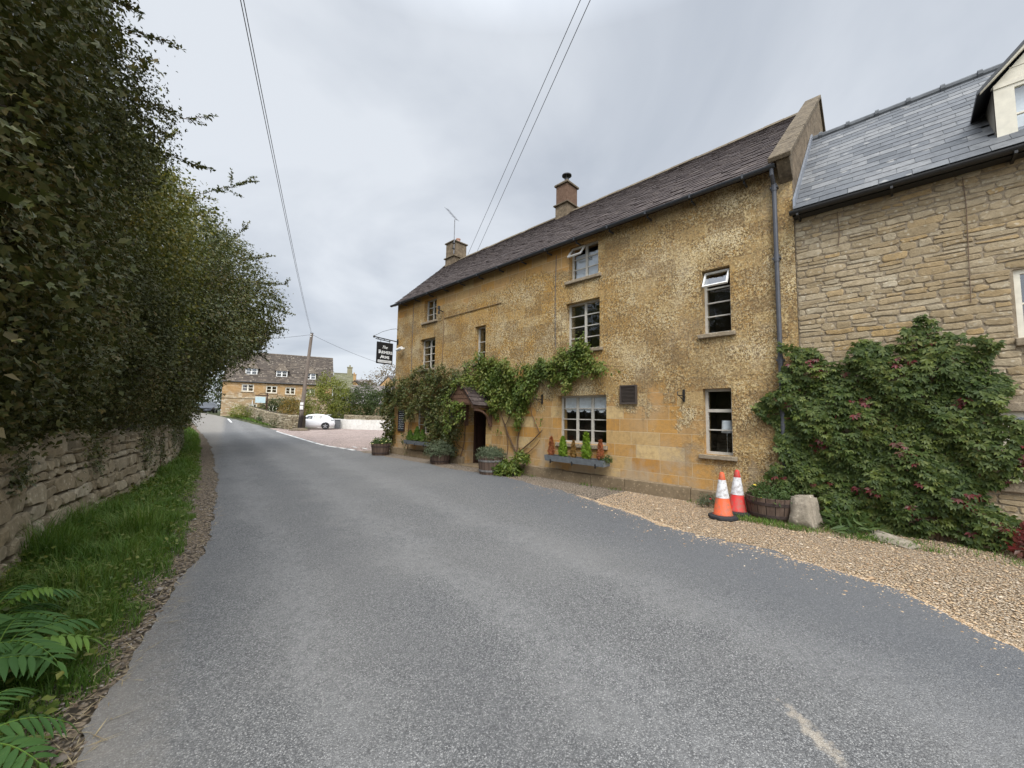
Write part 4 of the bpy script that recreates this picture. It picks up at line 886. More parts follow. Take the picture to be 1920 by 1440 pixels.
# soil bank behind the wall
ys = np.arange(-12, 52, .5); X0 = WALL_X(ys)-.45; prof = [(0, .95), (-.6, 1.3), (-2, 1.55), (-6, 1.7), (-14, 1.6)]
v = np.array([[(x+dx, y, float(gz(x, y))+z+.05*math.sin(y*2.1+dx)) for dx, z in prof] for x, y in zip(X0, ys)]).reshape(-1, 3); k = len(prof)
i = (np.arange(len(ys)-1)[:, None]*k+np.arange(k-1)[None]).ravel()
tag(obj('bank', v, np.stack([i, i+1, i+k+1, i+k], 1), DIRT, smooth=True), kind='structure')
# ---------------------------------------------------------------- roadside wall beyond the pole, low white wall
def wall_run(name, label, pts, h, th, mat, ch, ln, out, core):
    P = [Vector((a, b)) for a, b in pts]; L = [0]
    for a, b in zip(P, P[1:]): L.append(L[-1]+(b-a).length)
    def mp(u, v, d):
        x = float(np.interp(u, L, [p.x for p in P])); y = float(np.interp(u, L, [p.y for p in P])); i = min(max(np.searchsorted(L, u)-1, 0), len(P)-2); t = (P[i+1]-P[i]).normalized(); n = Vector((t.y, -t.x))
        return (x-n.x*d, y-n.y*d, v+float(gz(x, y)))
    o = thing(name, label, 'wall', (P[0].x, P[0].y, float(gz(P[0].x, P[0].y))))
    m = MB()
    if ch: rubble(m, mp, 0, L[-1], 0, h, [], ch, ln, out, .02, .02); m.obj('stonework', mat, o); m = MB()
    q = np.linspace(0, L[-1], int(L[-1]/1.2)+2); hh = [h+.02*math.sin(a*3) for a in q]
    for (a, b), (ha, hb) in zip(zip(q, q[1:]), zip(hh, hh[1:])): m.hexa([mp(a, -.2, .03), mp(b, -.2, .03), mp(b, -.2, th), mp(a, -.2, th), mp(a, ha, .03), mp(b, hb, .03), mp(b, hb, th), mp(a, ha, th)])
    m.obj('core', core, o); return o, mp, L[-1]
wall_run('roadside_wall', 'tumbled dry stone wall beside the lane running back from the telegraph pole', [(11.4, 57), (11.6, 52), (11.7, 46), (11.85, 42.6), (12.75, 40.9)], 1.4, .5, DRY, (.12, .24), (.2, .5), .1, GAPS)
LIMEW = m_plain_stone('white_render', (.60, .58, .53), (.74, .72, .67), 1.2, (.30, .27, .22))
wall_run('white_wall', 'low white rendered wall along the back of the car park', [(15.5, 44.6), (19.2, 38.3), (22.5, 33), (25, 29)], 1.0, .35, LIMEW, None, None, 0, LIMEW)
sw = wall_run('rear_stone_wall', 'low rubble wall showing above the white wall under the bushes', [(17.8, 43.4), (20.2, 39.6), (22.3, 36.2)], 1.45, .4, DRY, (.12, .24), (.2, .5), .05, GAPS)
m = MB(); m.box(-.45, .45, -.35, .35, 0, .9); m.box(-.48, .48, -.38, .38, .9, .98)
bn = thing('grey_bin', 'small dark grey box standing at the end of the white wall behind the car', 'bin', (16.55, 42.0, 0), rz=-.35)
m = MB(); m.hexa([(-.24, -.24, .1), (.24, -.24, .1), (.24, .24, .1), (-.24, .24, .1), (-.29, -.29, .9), (.29, -.29, .9), (.29, .29, .9), (-.29, .29, .9)]); m.obj('body', plain('bin_grey', (.12, .125, .13), .6), bn, local=True, bevel=.02)
m = MB(); m.box(-.31, .31, -.31, .31, .905, .97); m.obj('lid', GUT, bn, local=True, bevel=.02)
# ---------------------------------------------------------------- cars
CARGL = plain('car_glass', (.03, .035, .04), .08, .6, 0, 0)
TYRE = plain('tyre_rubber', (.02, .02, .021), .85); RIM = plain('alloy', (.35, .35, .36), .35, .5, .6)
def carpaint(n, c):
    t = Mt(n); t.fin(c, .3, .5); t.put(t.b.inputs['Coat Weight'], .6); t.put(t.b.inputs['Coat Roughness'], .06); return t.m
def car(label, loc, rz, paint):
    t = thing('parked_car', label, 'car', loc, None, rz)
    # stations along the length (front at -x): x, bottom, belt, roof, half-width at belt, half-width at roof
    stn = [(-2.12, .36, .62, .62, .62, .60), (-2.0, .24, .78, .79, .8, .74), (-1.5, .2, .90, .92, .88, .78), (-1.0, .2, .97, 1.0, .90, .76), (-.35, .2, .99, 1.40, .90, .60), (.3, .2, 1.0, 1.50, .905, .62), (1.0, .2, 1.02, 1.46, .90, .62), (1.55, .22, 1.04, 1.33, .88, .60), (1.86, .26, 1.02, 1.12, .84, .66), (2.08, .36, .90, .93, .76, .70), (2.13, .42, .72, .72, .68, .66)]
    v = []; f = []
    for x, b, w_, r_, hw, hr in stn:
        ring = [(.0, b), (hw*.9, b), (hw*.98, (b+w_)*.42), (hw*1.02, (b+w_)*.56), (hw, w_), (hr+.02, r_-.03*(r_ > w_+.05)), (hr*.8, r_+.02), (0, r_+.03)]
        v += [(x, y, z) for y, z in ring]+[(x, -y, z) for y, z in ring[1:-1]][::-1]
    n = 14
    for i in range(len(stn)-1):
        for k in range(n): f.append((i*n+k, i*n+(k+1) % n, (i+1)*n+(k+1) % n, (i+1)*n+k))
    f += [tuple(range(n)), tuple((len(stn)-1)*n+k for k in range(n))]
    body = obj('body', v, f, paint, t, local=True, smooth=True)
    S_ = np.array(stn)
    def side(x, k, s, pr=.012):   # point on the glasshouse side, k from belt (0) to roof (1)
        hw, hr, w_, r_ = (np.interp(x, S_[:, 0], S_[:, c]) for c in (4, 5, 2, 3)); return (x, s*(hw+(hr+.02-hw)*k+pr), w_+(r_-.03-w_)*k)
    for s in (1, -1):
        m = MB()
        for a, b in ((-.62, .12), (.2, .98)):
            xs = np.linspace(a, b, 5); lo = [side(x, .1, s) for x in xs]; hi_ = [side(x, .86 if x > -.3 else max(.2, .86*(x+1.0)/.65), s) for x in xs]
            m.add(lo+hi_, [(i, i+1, 6+i, 5+i) for i in range(4)])
        m.obj('window', CARGL, t, local=True)
        m = MB(); m.tube([(-.75, s*.95, .98), (-.7, s*1.02, 1.0)], .05, 8); m.lathe([(.02, -.06), (.08, -.04), (.08, .04), (.02, .06)], (-.72, s*1.0, 1.02), 10); m.obj('mirror', paint, t, local=True)
    m = MB(); m.add([(1.05, -.52, 1.485), (1.05, .52, 1.485), (1.72, .56, 1.25), (1.72, -.56, 1.25)], [(0, 1, 2, 3)]); 
    m = MB(); m.hexa([(1.60, -.52, 1.335), (1.60, .52, 1.335), (1.87, .6, 1.16), (1.87, -.6, 1.16), (1.60, -.52, 1.35), (1.60, .52, 1.35), (1.88, .6, 1.175), (1.88, -.6, 1.175)]); m.obj('rear_window', CARGL, t, local=True)
    m = MB(); m.hexa([(-.97, -.62, 1.02), (-.97, .62, 1.02), (-.4, .5, 1.40), (-.4, -.5, 1.40), (-.98, -.62, 1.035), (-.98, .62, 1.035), (-.41, .5, 1.425), (-.41, -.5, 1.425)]); m.obj('windscreen', CARGL, t, local=True)
    m = MB(); m.box(1.35, 1.78, -.55, .55, 1.43, 1.46); m.obj('spoiler', paint, t, local=True, bevel=.012)
    for s in (1, -1):
        m = MB(); m.hexa([(1.80, s*.70, .90), (2.08, s*.62, .86), (2.06, s*.78, .86), (1.78, s*.88, .90), (1.80, s*.70, 1.0), (2.06, s*.62, .95), (2.04, s*.78, .95), (1.78, s*.88, 1.0)]); m.obj('tail_light', CARGL, t, local=True)
        for x in (-1.32, 1.3):
            def W(r, y): return [(x+r*math.cos(a), s*y, .335+r*math.sin(a)) for a in np.linspace(0, 2*math.pi, 24, endpoint=False)]
            m = MB(); m.tube([(x, s*.70, .335), (x, s*.89, .335), (x, s*.915, .335)], [.335, .335, .30], 24); wh = m.obj('wheel', TYRE, t, local=True)
            m = MB()
            m.tube([(x, s*.905, .335), (x, s*.925, .335)], .07, 12)
            for k in range(5):
                a = 2*math.pi*k/5+.3; d = Vector((math.cos(a), 0, math.sin(a))); e = Vector((-math.sin(a), 0, math.cos(a))); c0 = Vector((x, s*.918, .335)); p = [c0+d*.05-e*.05, c0+d*.05+e*.05, c0+d*.22+e*.035, c0+d*.22-e*.035]
                m.prism([tuple(q) for q in p], (0, s*.012, 0))
            m.obj('rim', RIM, wh, local=True)
            m = MB(); m.prism([(x+.385*math.cos(a), s*.86, .335+.385*math.sin(a)) for a in np.linspace(-.15, math.pi+.15, 16)], (0, s*.048, 0)); m.obj('wheel_arch', RUBB, t, local=True)
    m = MB(); m.box(2.09, 2.14, -.3, .3, .5, .62); m.obj('number_plate', WHITE, t, local=True)
    return t
car('white hatchback parked behind the telegraph pole by the low white wall', (14.15, 42.3, .02), math.radians(-24), carpaint('white_car_paint', (.80, .81, .82)))
car('pale green car far up the lane left of the old farmhouse', (8.2, 74.5, 1.35), math.radians(20), carpaint('pale_green_paint', (.38, .47, .46)))
car('dark car far up the lane against the farmhouse corner', (9.5, 70, 1.35), math.radians(75), carpaint('dark_car_paint', (.03, .035, .045)))
# ---------------------------------------------------------------- old farmhouse beyond the car park
def m_far():
    t = Mt('farmhouse_stone'); p = t.oc(); x, y, z = t.xyz(p)
    br = t.node('ShaderNodeTexBrick', {'Vector': t.warp(t.vec(t.ma('ADD', x, y), z, 0), 2, .09), 'Color1': (0, 0, 0), 'Color2': (1, 1, 1), 'Mortar': (.5, .5, .5), 'Scale': 1, 'Mortar Size': .012, 'Brick Width': .42, 'Row Height': .16}, squash=.7, squash_frequency=3)
    c = t.ramp(t.xyz(br.outputs[0])[0], (0, (.28, .195, .115)), (.35, (.40, .28, .155)), (.7, (.42, .335, .22)), (1, (.54, .45, .33))); c = t.mix(br.outputs[1], c, (.25, .19, .12))
    hi_ = t.mr(t.ma('ADD', z, t.mr(t.noise(p, 1, 3), .3, .7, -.3, .3)), 2.9, 3.3); c = t.mix(t.ma('MULTIPLY', hi_, .5), c, (.46, .25, .08)); c = t.mix(t.ma('MULTIPLY', t.mr(t.noise(p, .8, 5, .65), .5, .7), .5), c, (.24, .18, .12))
    t.bump(t.ma('SUBTRACT', 1, br.outputs[1]), .5, .02); return t.fin(c, .92, .2)
FST = m_far(); FB = .75
fh = thing('farmhouse', 'old stone farmhouse with three roof dormers and white windows across the car park', 'building', (9.25, 59.2, FB), rz=math.atan2(-.31, .95))
LX, EV, RD, DP = 12.3, 4.72, 9.0, 5.6     # length, eaves, ridge, half depth (above base)
mpl = lambda u, v, d: (u, d, v)
FW = [(1.95, 3.25, 3.4, 4.35), (4.55, 5.8, 3.3, 4.25), (6.7, 7.85, 3.22, 4.15), (9.0, 10.2, 3.15, 4.1), (2.9, 3.7, .6, 1.9), (5.0, 5.9, .5, 1.75)]
m = MB(); holed(m, mpl, 0, LX, -1.2, EV, FW, .3); m.prism([(0, .01, -1.2), (0, 2*DP, -1.2), (0, 2*DP, EV), (0, DP, RD-.1), (0, .01, EV)], (.25, 0, 0)); m.prism([(LX, .01, -1.2), (LX, 2*DP, -1.2), (LX, 2*DP, EV), (LX, DP, RD-.1), (LX, .01, EV)], (-.25, 0, 0)); m.box(.3, LX-.3, .7, .75, -1, EV); m.box(0, LX, 2*DP-.2, 2*DP, -1.2, EV); m.box(0.02, LX-.3, -.06, -.002, 2.55, 2.68)
m.obj('wall', FST, fh, local=True)
for a, b, c, d in FW: window(fh, mpl, a, b, c, d, 2, (.5,), .06, CREAM, fr=.12, bar=.05, cen=.08, local=True, sill=.06)
s3 = math.hypot(DP+.15, RD-EV+.1); fy, fz = (DP+.15)/s3, (RD-EV+.1)/s3
fr_ = tiles('roof', FARTILE, fh, (-.12, -.15, EV-.1), (1, 0, 0), (0, fy, fz), (0, -fz, fy), lambda v: 0, lambda v: LX+.24, s3, .34, .2, .25, .6, .03, .02, local=True)
m = MB(); m.prism([(-.1, -.1, EV-.12), (LX+.1, -.1, EV-.12), (LX+.1, DP, RD-.05), (-.1, DP, RD-.05)], (0, .03, -.05)); m.prism([(-.1, DP, RD), (LX+.1, DP, RD), (LX+.1, 2*DP+.15, EV), (-.1, 2*DP+.15, EV)], (0, 0, -.06)); m.tube([(-.12, DP, RD+.02), (LX+.12, DP, RD+.02)], .12, 8); m.obj('ridge', FARTILE, fr_, local=True)
m = MB(); m.tube([(-.1, -.2, EV-.12), (LX+.1, -.2, EV-.12)], .07, 8); m.obj('gutter', IRON, fh, local=True)
for xc, zb in ((2.75, 5.62), (6.15, 5.5), (9.55, 5.35)):
    ys_ = lambda z: -.15+(z-EV+.1)*fy/fz; w2, h = .66, .95; y0 = ys_(zb)-.02
    m = MB()
    for s in (-1, 1): m.prism([(xc+s*w2, y0, zb-.1), (xc+s*w2, y0, zb+h), (xc+s*w2, ys_(zb+h), zb+h)], (-s*.05, 0, 0))
    d_ = m.obj('dormer', WHITE, fh, local=True)
    mpq = lambda u, v, d: (u, y0+d, v)
    window(fh, mpq, xc-w2+.0, xc+w2, zb, zb+h-.02, 2, (.5,), .0, WHITE, fr=.12, bar=.05, cen=.08, local=True)
    zt = zb+h; ap = zt+.95; yb = ys_(ap)
    m = MB(); e = w2+.18
    for s in (-1, 1): m.add([(xc+s*e, y0-.15, zt-.1), (xc, y0+.5, ap), (xc, yb, ap), (xc+s*e, ys_(zt-.1), zt-.1), (xc+s*e, y0-.15, zt-.04), (xc, y0+.5, ap+.06), (xc, yb, ap+.06), (xc+s*e, ys_(zt-.1), zt-.04)], [(0, 1, 2, 3), (4, 5, 6, 7), (0, 4, 5, 1), (3, 2, 6, 7), (0, 3, 7, 4)])
    m.add([(xc-e, y0-.15, zt-.1), (xc+e, y0-.15, zt-.1), (xc, y0+.5, ap+.02)], [(0, 1, 2)])
    m.obj('dormer_roof', FARTILE, fh, local=True)
    m = MB(); y1 = ys_(zb-.5); m.add([(xc-.7, y1-.06, zb-.5), (xc+.7, y1-.06, zb-.5), (xc+.7, y0-.02, zb), (xc-.7, y0-.02, zb)], [(0, 1, 2, 3)]); m.obj('apron', LEAD, fh, local=True)
m = MB(); m.tube([(3.2, -.05, .5), (3.2, -.05, 2.3)], .05, 6); m.obj('porch_post', WHITE, fh, local=True)
# its hanging sign on a wooden post
fs = thing('guest_house_sign', 'pale blue hanging sign on a brown post in front of the farmhouse', 'sign', (12.6, 54.6, 1.0))
m = MB(); m.box(12.95, 13.07, 54.5, 54.62, 0, 3.95); m.box(11.75, 13.2, 54.52, 54.6, 3.55, 3.65); m.tube([(12.05, 54.56, 3.65), (12.3, 54.56, 3.85), (12.95, 54.56, 3.95)], .03, 6); m.obj('post', DKWOOD, fs)
m = MB(); m.box(11.8, 12.85, 54.54, 54.58, 2.72, 3.45); m.obj('board', plain('pale_blue_board', (.52, .64, .66), .6), fs)
# ---------------------------------------------------------------- other roofs behind
def house(name, label, loc, rz, L, ev, rd, dp, wallm, roofm, chim=None, wins=()):
    t = thing(name, label, 'building', loc, None, rz); m = MB(); holed(m, mpl, 0, L, -1, ev, list(wins), .2)
    for x, d in ((0, .2), (L, -.2)): m.prism([(x, .01, -1), (x, 2*dp, -1), (x, 2*dp, ev), (x, dp, rd-.08), (x, .01, ev)], (d, 0, 0))
    m.box(.2, L-.2, 2*dp-.2, 2*dp, -1, ev); m.box(.2, L-.2, .6, .65, -1, ev); m.obj('wall', wallm, t, local=True)
    for a, b, c, d in wins: window(t, mpl, a, b, c, d, 2, (.5,), .05, WHITE, fr=.09, bar=.03, cen=.06, local=True)
    s = math.hypot(dp+.2, rd-ev); cy, cz = (dp+.2)/s, (rd-ev)/s
    for k in (0, 1):
        P0 = (-.1, -.2, ev) if k == 0 else (L+.1, 2*dp+.2, ev); U_ = (1, 0, 0) if k == 0 else (-1, 0, 0); V_ = (0, cy, cz) if k == 0 else (0, -cy, cz); N_ = (0, -cz, cy) if k == 0 else (0, cz, cy)
        tiles('roof_slope', roofm, t, P0, U_, V_, N_, lambda v: 0, lambda v: L+.2, s, .34, .22, .3, .6, .03, .02, local=True)
    m = MB(); m.tube([(-.1, dp, rd+.02), (L+.1, dp, rd+.02)], .13, 8); m.obj('ridge', roofm, t, local=True)
    if chim:
        m = MB()
        for cx in chim: m.box(cx-.4, cx+.4, dp-.35, dp+.35, rd-.6, rd+1.1); m.box(cx-.47, cx+.47, dp-.42, dp+.42, rd+1.1, rd+1.25); m.lathe([(.14, rd+1.25), (.12, rd+1.6)], (cx, dp, 0), 10)
        m.obj('chimney', wallm, t, local=True)
    return t
MOSSW = m_plain_stone('lichened_wall', (.22, .21, .13), (.30, .27, .17), 2)
MOSSY = m_tiles('mossy_tiles', [(.13, .13, .07), (.17, .17, .10), (.15, .14, .09), (.2, .19, .13)], .1, (.3, .3, .2), 5)
GRT = m_tiles('grey_stone_tiles', [(.17, .145, .135), (.22, .19, .175), (.19, .165, .155), (.27, .24, .22)], .15, (.4, .37, .33), 6)
house('long_barn', 'long low barn with a grey stone tile roof behind the car park bushes', (20.6, 50.2, .2), math.radians(-38), 16, 2.6, 5.1, 3.4, FST, GRT)
house('mossy_house', 'green tinged house with a gable chimney just right of the farmhouse', (25.3, 66.5, .5), math.radians(-22), 2.9, 5.0, 7.9, 3.0, MOSSW, MOSSY, (2.4,), [(1.0, 1.9, 3.5, 4.5)])
house('distant_cottage', 'small distant cottage with a stone chimney beyond the long barn', (33.0, 79, .5), math.radians(-30), 4, 5.2, 8.0, 3, FST, GRT, (.6,))
house('gabled_cottage', 'cottage with a pale coped stone gable and grey roof behind the long barn', (30.9, 54.8, .5), math.radians(46), 9, 4.7, 6.9, 1.9, FST, GRT)
house('brown_roofed_house', 'house with a steep brown roof behind the mossy house', (31, 64, .5), math.radians(48), 7, 3.6, 6.6, 3.2, FST, FARTILE)
# ---------------------------------------------------------------- foliage
R = np.random.default_rng(77)
def unit(a): return a/np.maximum(np.linalg.norm(a, axis=1, keepdims=True), 1e-6)
def kites(c, n, t, L, W, fold=.18, droop=0.):
    """one folded leaf per row: centre-base c, normal n, tip direction t, length L, width W"""
    n = unit(n); t = unit(t-n*np.sum(t*n, 1, keepdims=True)); b = np.cross(n, t); L = L[:, None]; W = W[:, None]
    v = np.stack([c, c+t*L*.42+b*W*.5+n*W*fold, c+t*L-n*L*droop, c+t*L*.42-b*W*.5+n*W*fold], 1).reshape(-1, 3)
    k = np.arange(len(c))[:, None]*4; return v, np.concatenate([k+[0, 1, 2], k+[0, 2, 3]], 1).reshape(-1, 3)
def leaf_obj(name, parts, mat, par=None, **k):
    vs = []; fs = []; o = 0
    for v, f in parts: vs.append(v); fs.append(f+o); o += len(v)
    return obj(name, np.concatenate(vs), np.concatenate(fs), mat, par, **k)
def blob_points(blobs, dens, shell=.28, rough=.22, seed=0, face=None):
    """clump centres over the lumpy skins of several ellipsoids, with outward normals"""
    r = np.random.default_rng(seed); P = []; N = []
    for cx, cy, cz, ax, ay, az in blobs:
        A = 4*math.pi*(((ax*ay)**1.6+(ax*az)**1.6+(ay*az)**1.6)/3)**(1/1.6); k = int(A*dens)
        d = unit(r.normal(size=(k, 3))); ph = r.uniform(0, 6.3, (5, 3)); fq = r.uniform(2, 7, 5)
        lump = sum(np.sin(d[:, 0]*fq[i]+ph[i, 0])*np.sin(d[:, 1]*fq[i]+ph[i, 1])*np.sin(d[:, 2]*fq[i]+ph[i, 2]) for i in range(5))
        s = 1+rough*lump*.6-np.abs(r.normal(0, shell, k))*.6
        P.append(np.array([cx, cy, cz])+d*np.array([ax, ay, az])*s[:, None]); N.append(unit(d/np.array([ax, ay, az])))
    P = np.concatenate(P); N = np.concatenate(N)
    if face is not None: m = face(P, N); P, N = P[m], N[m]
    keep = np.ones(len(P), bool)      # drop what lies deep inside another blob
    for cx, cy, cz, ax, ay, az in blobs: keep &= (((P-[cx, cy, cz])/np.array([ax, ay, az]))**2).sum(1) > .42
    return P[keep], N[keep]
def clumps(P, N, per, rad, L, asp, seed=1, up=.35, flat=1., out=.5, lobes=1):
    r = np.random.default_rng(seed); k = len(P); c = np.repeat(P, per, 0)+r.normal(0, 1, (k*per, 3))*np.repeat(r.uniform(.5, 1.3, k)*rad, per)[:, None]*[1, 1, flat]
    n = np.repeat(N, per, 0)*out+r.normal(0, .55, (k*per, 3))+[0, 0, up]; t = np.repeat(N, per, 0)*.5+r.normal(0, .7, (k*per, 3))+[0, 0, -.35]
    l = L*r.uniform(.6, 1.35, k*per)
    if lobes == 1: return kites(c, n, t, l, l*asp*r.uniform(.8, 1.2, k*per))
    n = unit(n); t = unit(t-n*np.sum(t*n, 1, keepdims=True)); b = np.cross(n, t); V_ = []; F_ = []; o = 0
    for a in (-.95, 0, .95):
        v, f = kites(c, n, t*math.cos(a)+b*math.sin(a), l*(1 if a == 0 else .8), l*.5); V_.append(v); F_.append(f+o); o += len(v)
    return np.concatenate(V_), np.concatenate(F_)
def sprig(p0, d, ln, k, L, asp, seed, m):
    r = np.random.default_rng(seed); p0 = np.array(p0, float); d = np.array(d, float)/np.linalg.norm(d); s = np.linspace(0, 1, 9)
    p0 = p0-d*.8; ln = ln+.8; k = int(k*1.35)
    pth = p0+d*ln*s[:, None]+np.array([0, 0, -.10*ln])*(s**2)[:, None]+r.normal(0, .012*ln, (9, 3))*s[:, None]
    m.tube([tuple(q) for q in pth], list(np.linspace(.010, .003, 9)), 5)
    parts = []
    def dress(pth, k):
        u = r.uniform(.1, 1, k); i = u*(len(pth)-1); a = np.floor(i).astype(int).clip(0, len(pth)-2); c = pth[a]+(pth[a+1]-pth[a])*(i-a)[:, None]
        t = d*.6+r.normal(0, .6, (k, 3)); l = L*r.uniform(.6, 1.2, k); parts.append(kites(c+r.normal(0, .015, (k, 3)), r.normal(0, .6, (k, 3))+[0, 0, .7], t, l, l*asp))
    dress(pth, k)
    for q in range(5):
        a = r.integers(2, 8); e = unit((d+r.normal(0, .55, 3))[None])[0]; sp = pth[a]+e*ln*r.uniform(.14, .32)*np.linspace(0, 1, 5)[:, None]; m.tube([tuple(z) for z in sp], [.005, .004, .004, .003, .002], 4); dress(sp, k//4)
    v = []; f = []; o = 0
    for a, b in parts: v.append(a); f.append(b+o); o += len(a)
    return np.concatenate(v), np.concatenate(f)
BARK = plain('grey_bark', (.10, .08, .06), .9, .2, 0, .35, 12)
TWIG = plain('brown_twig', (.12, .075, .045), .85, .2, 0, .3, 30)
DKG = [(.026, .032, .010), (.045, .053, .015), (.066, .074, .021), (.095, .086, .028), (.14, .092, .036)]
LF_DARK = leafmat('hedge_leaf', DKG, .2, .22, .5, .9)
LF_MAPLE = leafmat('maple_leaf', [(.045, .06, .014), (.08, .10, .022), (.13, .14, .028), (.21, .19, .036), (.28, .21, .04)], .25, .4, .45, .7)
LF_OAK = leafmat('far_hedge_leaf', [(.035, .045, .013), (.06, .075, .02), (.09, .105, .028), (.135, .125, .036), (.16, .105, .045)], .25, .4, .45, .7)
def branchy(base, tops, r0, seed):
    """trunk with limbs bending out to each top"""
    m = MB(); rr = np.random.default_rng(seed); b = np.array(base, float); fork = b+np.array([0, 0, 1.3])
    m.tube([tuple(b-[0, 0, .2]), tuple((b+fork)/2+rr.normal(0, .05, 3)), tuple(fork)], [r0, r0*.85, r0*.7], 9)
    for t in tops:
        t = np.array(t, float); s = np.linspace(0, 1, 6); p = fork+(t-fork)*s[:, None]+rr.normal(0, .1, (6, 3))*np.sin(s*math.pi)[:, None]+np.array([0, 0, .25])*np.sin(s*math.pi)[:, None]; m.tube([tuple(q) for q in p], list(np.linspace(r0*.55, .02, 6)), 7)
        for k in range(3):
            a = p[rr.integers(2, 5)]; e = a+rr.normal(0, .4, 3); m.tube([tuple(a), tuple((a+e)/2+rr.normal(0, .1, 3)), tuple(e)], [.03, .02, .008], 5)
    return m
def wallx(y): return WALL_X(y)
# what the lane side never sees need not be dense
seen = lambda P, N: (N[:, 0] > -.35) | (P[:, 2] > 5)
def tree(name, label, base, blobs, mat, L, dens, per, rad, sprigs=(), seed=1, r0=.16, thin=.35, group=None, asp=.62, rough=.24, lobes=1, airy=0.):
    o = thing(name, label, 'tree' if 'tree' in name else 'shrub', base, group)
    branchy(base, [b[:3] for b in blobs], r0, seed).obj('trunk', BARK, o)
    P, N = blob_points(blobs, dens, .3, rough, seed, lambda P, N: seen(P, N) | (np.random.default_rng(seed).random(len(P)) < thin))
    thin_ = lambda P: np.random.default_rng(seed+3).random(len(P)) > airy*ss((P[:, 2]-4.5)/4)
    q_ = thin_(P); P, N = P[q_], N[q_]
    parts = [clumps(P, N, per, rad, L, asp, seed+1, lobes=lobes)]; m = MB()
    P, N = blob_points([(a, b, c, d*.74, e*.74, f*.74) for a, b, c, d, e, f in blobs], dens*.6, .12, .1, seed+7); q_ = thin_(P); P, N = P[q_], N[q_]; parts.append(clumps(P, N, 6, rad*1.3, L*1.55, .75, seed+8))
    for k, (p, d, ln, n) in enumerate(sprigs): parts.append(sprig(p, d, ln, n, max(L*1.05, .085), .55, seed*31+k, m))
    leaf_obj('crown', parts, mat, o)
    if m.v: m.obj('twigs', TWIG, o)
    return o
tree('hedge_tree', 'tall dark dense tree nearest the camera, leaning over the dry stone wall', (-1.9, 6.6, 1.3),
     [(-2.3, 5.2, 3.6, 1.75, 2.1, 2.0), (-2.0, 7.4, 4.0, 1.9, 1.8, 2.4), (-2.6, 6.6, 6.6, 2.1, 2.2, 2.1), (-1.7, 8.9, 6.3, 2.0, 1.6, 2.3), (-3.0, 4.0, 5.6, 1.8, 2.0, 2.4), (-2.3, 7.8, 8.6, 1.9, 2.0, 1.9), (-3.2, 2.5, 3.8, 1.9, 1.8, 2.6), (-2.0, 9.5, 8.4, 1.7, 1.4, 1.8), (-3.6, 5.0, 8.2, 2.0, 2.2, 2.0)],
     LF_DARK, .043, 95, 14, .12, [((-.85, 9.2, 7.0), (1, .25, .42), 1.95, 120), ((-.6, 9.2, 6.2), (1, .1, .28), 1.7, 100), ((-1.1, 9.4, 8.1), (.95, .1, .55), 1.7, 110), ((-1.5, 9, 8.8), (.9, -.1, .8), 1.7, 110), ((-.8, 8.9, 5.6), (1, .2, .2), 1.2, 80), ((-1.2, 8.4, 7.6), (1, -.2, .5), 1.2, 80), ((-1.4, 9.9, 9.2), (.9, .2, .7), 1.5, 90), ((-.9, 9.8, 6.8), (1, .1, .35), 1.4, 90), ((-1.9, 8.2, 9.9), (.7, .0, 1), 1.4, 80)], 3, lobes=3, airy=.45)
tree('field_maple_tree', 'bushy tree with yellowing top leaves behind the nearest dark tree', (-.5, 14, 1.4),
     [(-.9, 12.4, 3.8, 1.9, 1.8, 2.2), (-.6, 14.6, 4.0, 1.9, 1.9, 2.4), (-.7, 13.8, 6.6, 2.1, 2.3, 2.1), (-.2, 15.6, 6.4, 1.9, 1.6, 1.9), (-.8, 14.6, 8.2, 1.7, 1.8, 1.3), (-1.2, 12.2, 7.0, 1.6, 1.6, 2.0)],
     LF_MAPLE, .085, 30, 10, .15, [((1.0, 15.6, 7.8), (.8, .3, .6), 1.3, 80), ((.4, 14.6, 9.2), (.4, .1, 1), .9, 60), ((.9, 13.8, 7.6), (1, 0, .5), .9, 60)], 5, airy=.3)
tree('overhanging_tree', 'spreading tree whose outer branches hang over the lane towards the pole', (1.2, 21, 1.4),
     [(1.3, 18.0, 4.4, 1.9, 2.0, 2.6), (2.4, 20.2, 5.6, 2.0, 2.1, 2.2), (2.9, 22.6, 6.6, 2.2, 2.3, 2.2), (1.6, 21, 8.3, 2.1, 2.4, 1.9), (3.2, 23, 8.4, 1.8, 2.0, 1.6), (4.5, 22.4, 6.7, 1.35, 1.7, 1.7), (1.0, 18.2, 7.4, 1.8, 1.9, 2.2), (2.6, 25, 5.4, 1.8, 2.2, 2.0), (4.6, 24.5, 5.6, 1.1, 1.5, 1.1)],
     LF_OAK, .10, 26, 9, .17, [((2.2, 18.6, 10.3), (.8, .12, .75), 2.1, 150), ((4.6, 22, 8.0), (1, .1, .3), 1.4, 90), ((5.0, 23, 7.2), (1, .2, .0), 1.2, 80), ((4.4, 22.4, 9.3), (.8, .2, .5), 1.1, 80), ((5.2, 23, 6.2), (1, 0, -.3), .9, 70), ((5.0, 24, 5.0), (.7, 0, -.5), .8, 60), ((3.5, 22, 10.0), (.5, .1, .8), .9, 70)], 9, airy=.45)
tree('overhanging_tree', 'farther hedge tree beside the bend, partly behind the spreading one', (2.4, 30, 1.3),
     [(1.3, 28, 4.6, 2.0, 2.4, 2.6), (1.7, 31, 5.4, 2.1, 2.4, 2.7), (2.0, 30, 8, 2.2, 2.6, 2.0), (2.1, 33.5, 4.6, 1.9, 2.4, 2.8)], LF_OAK, .12, 16, 9, .2, (), 12)
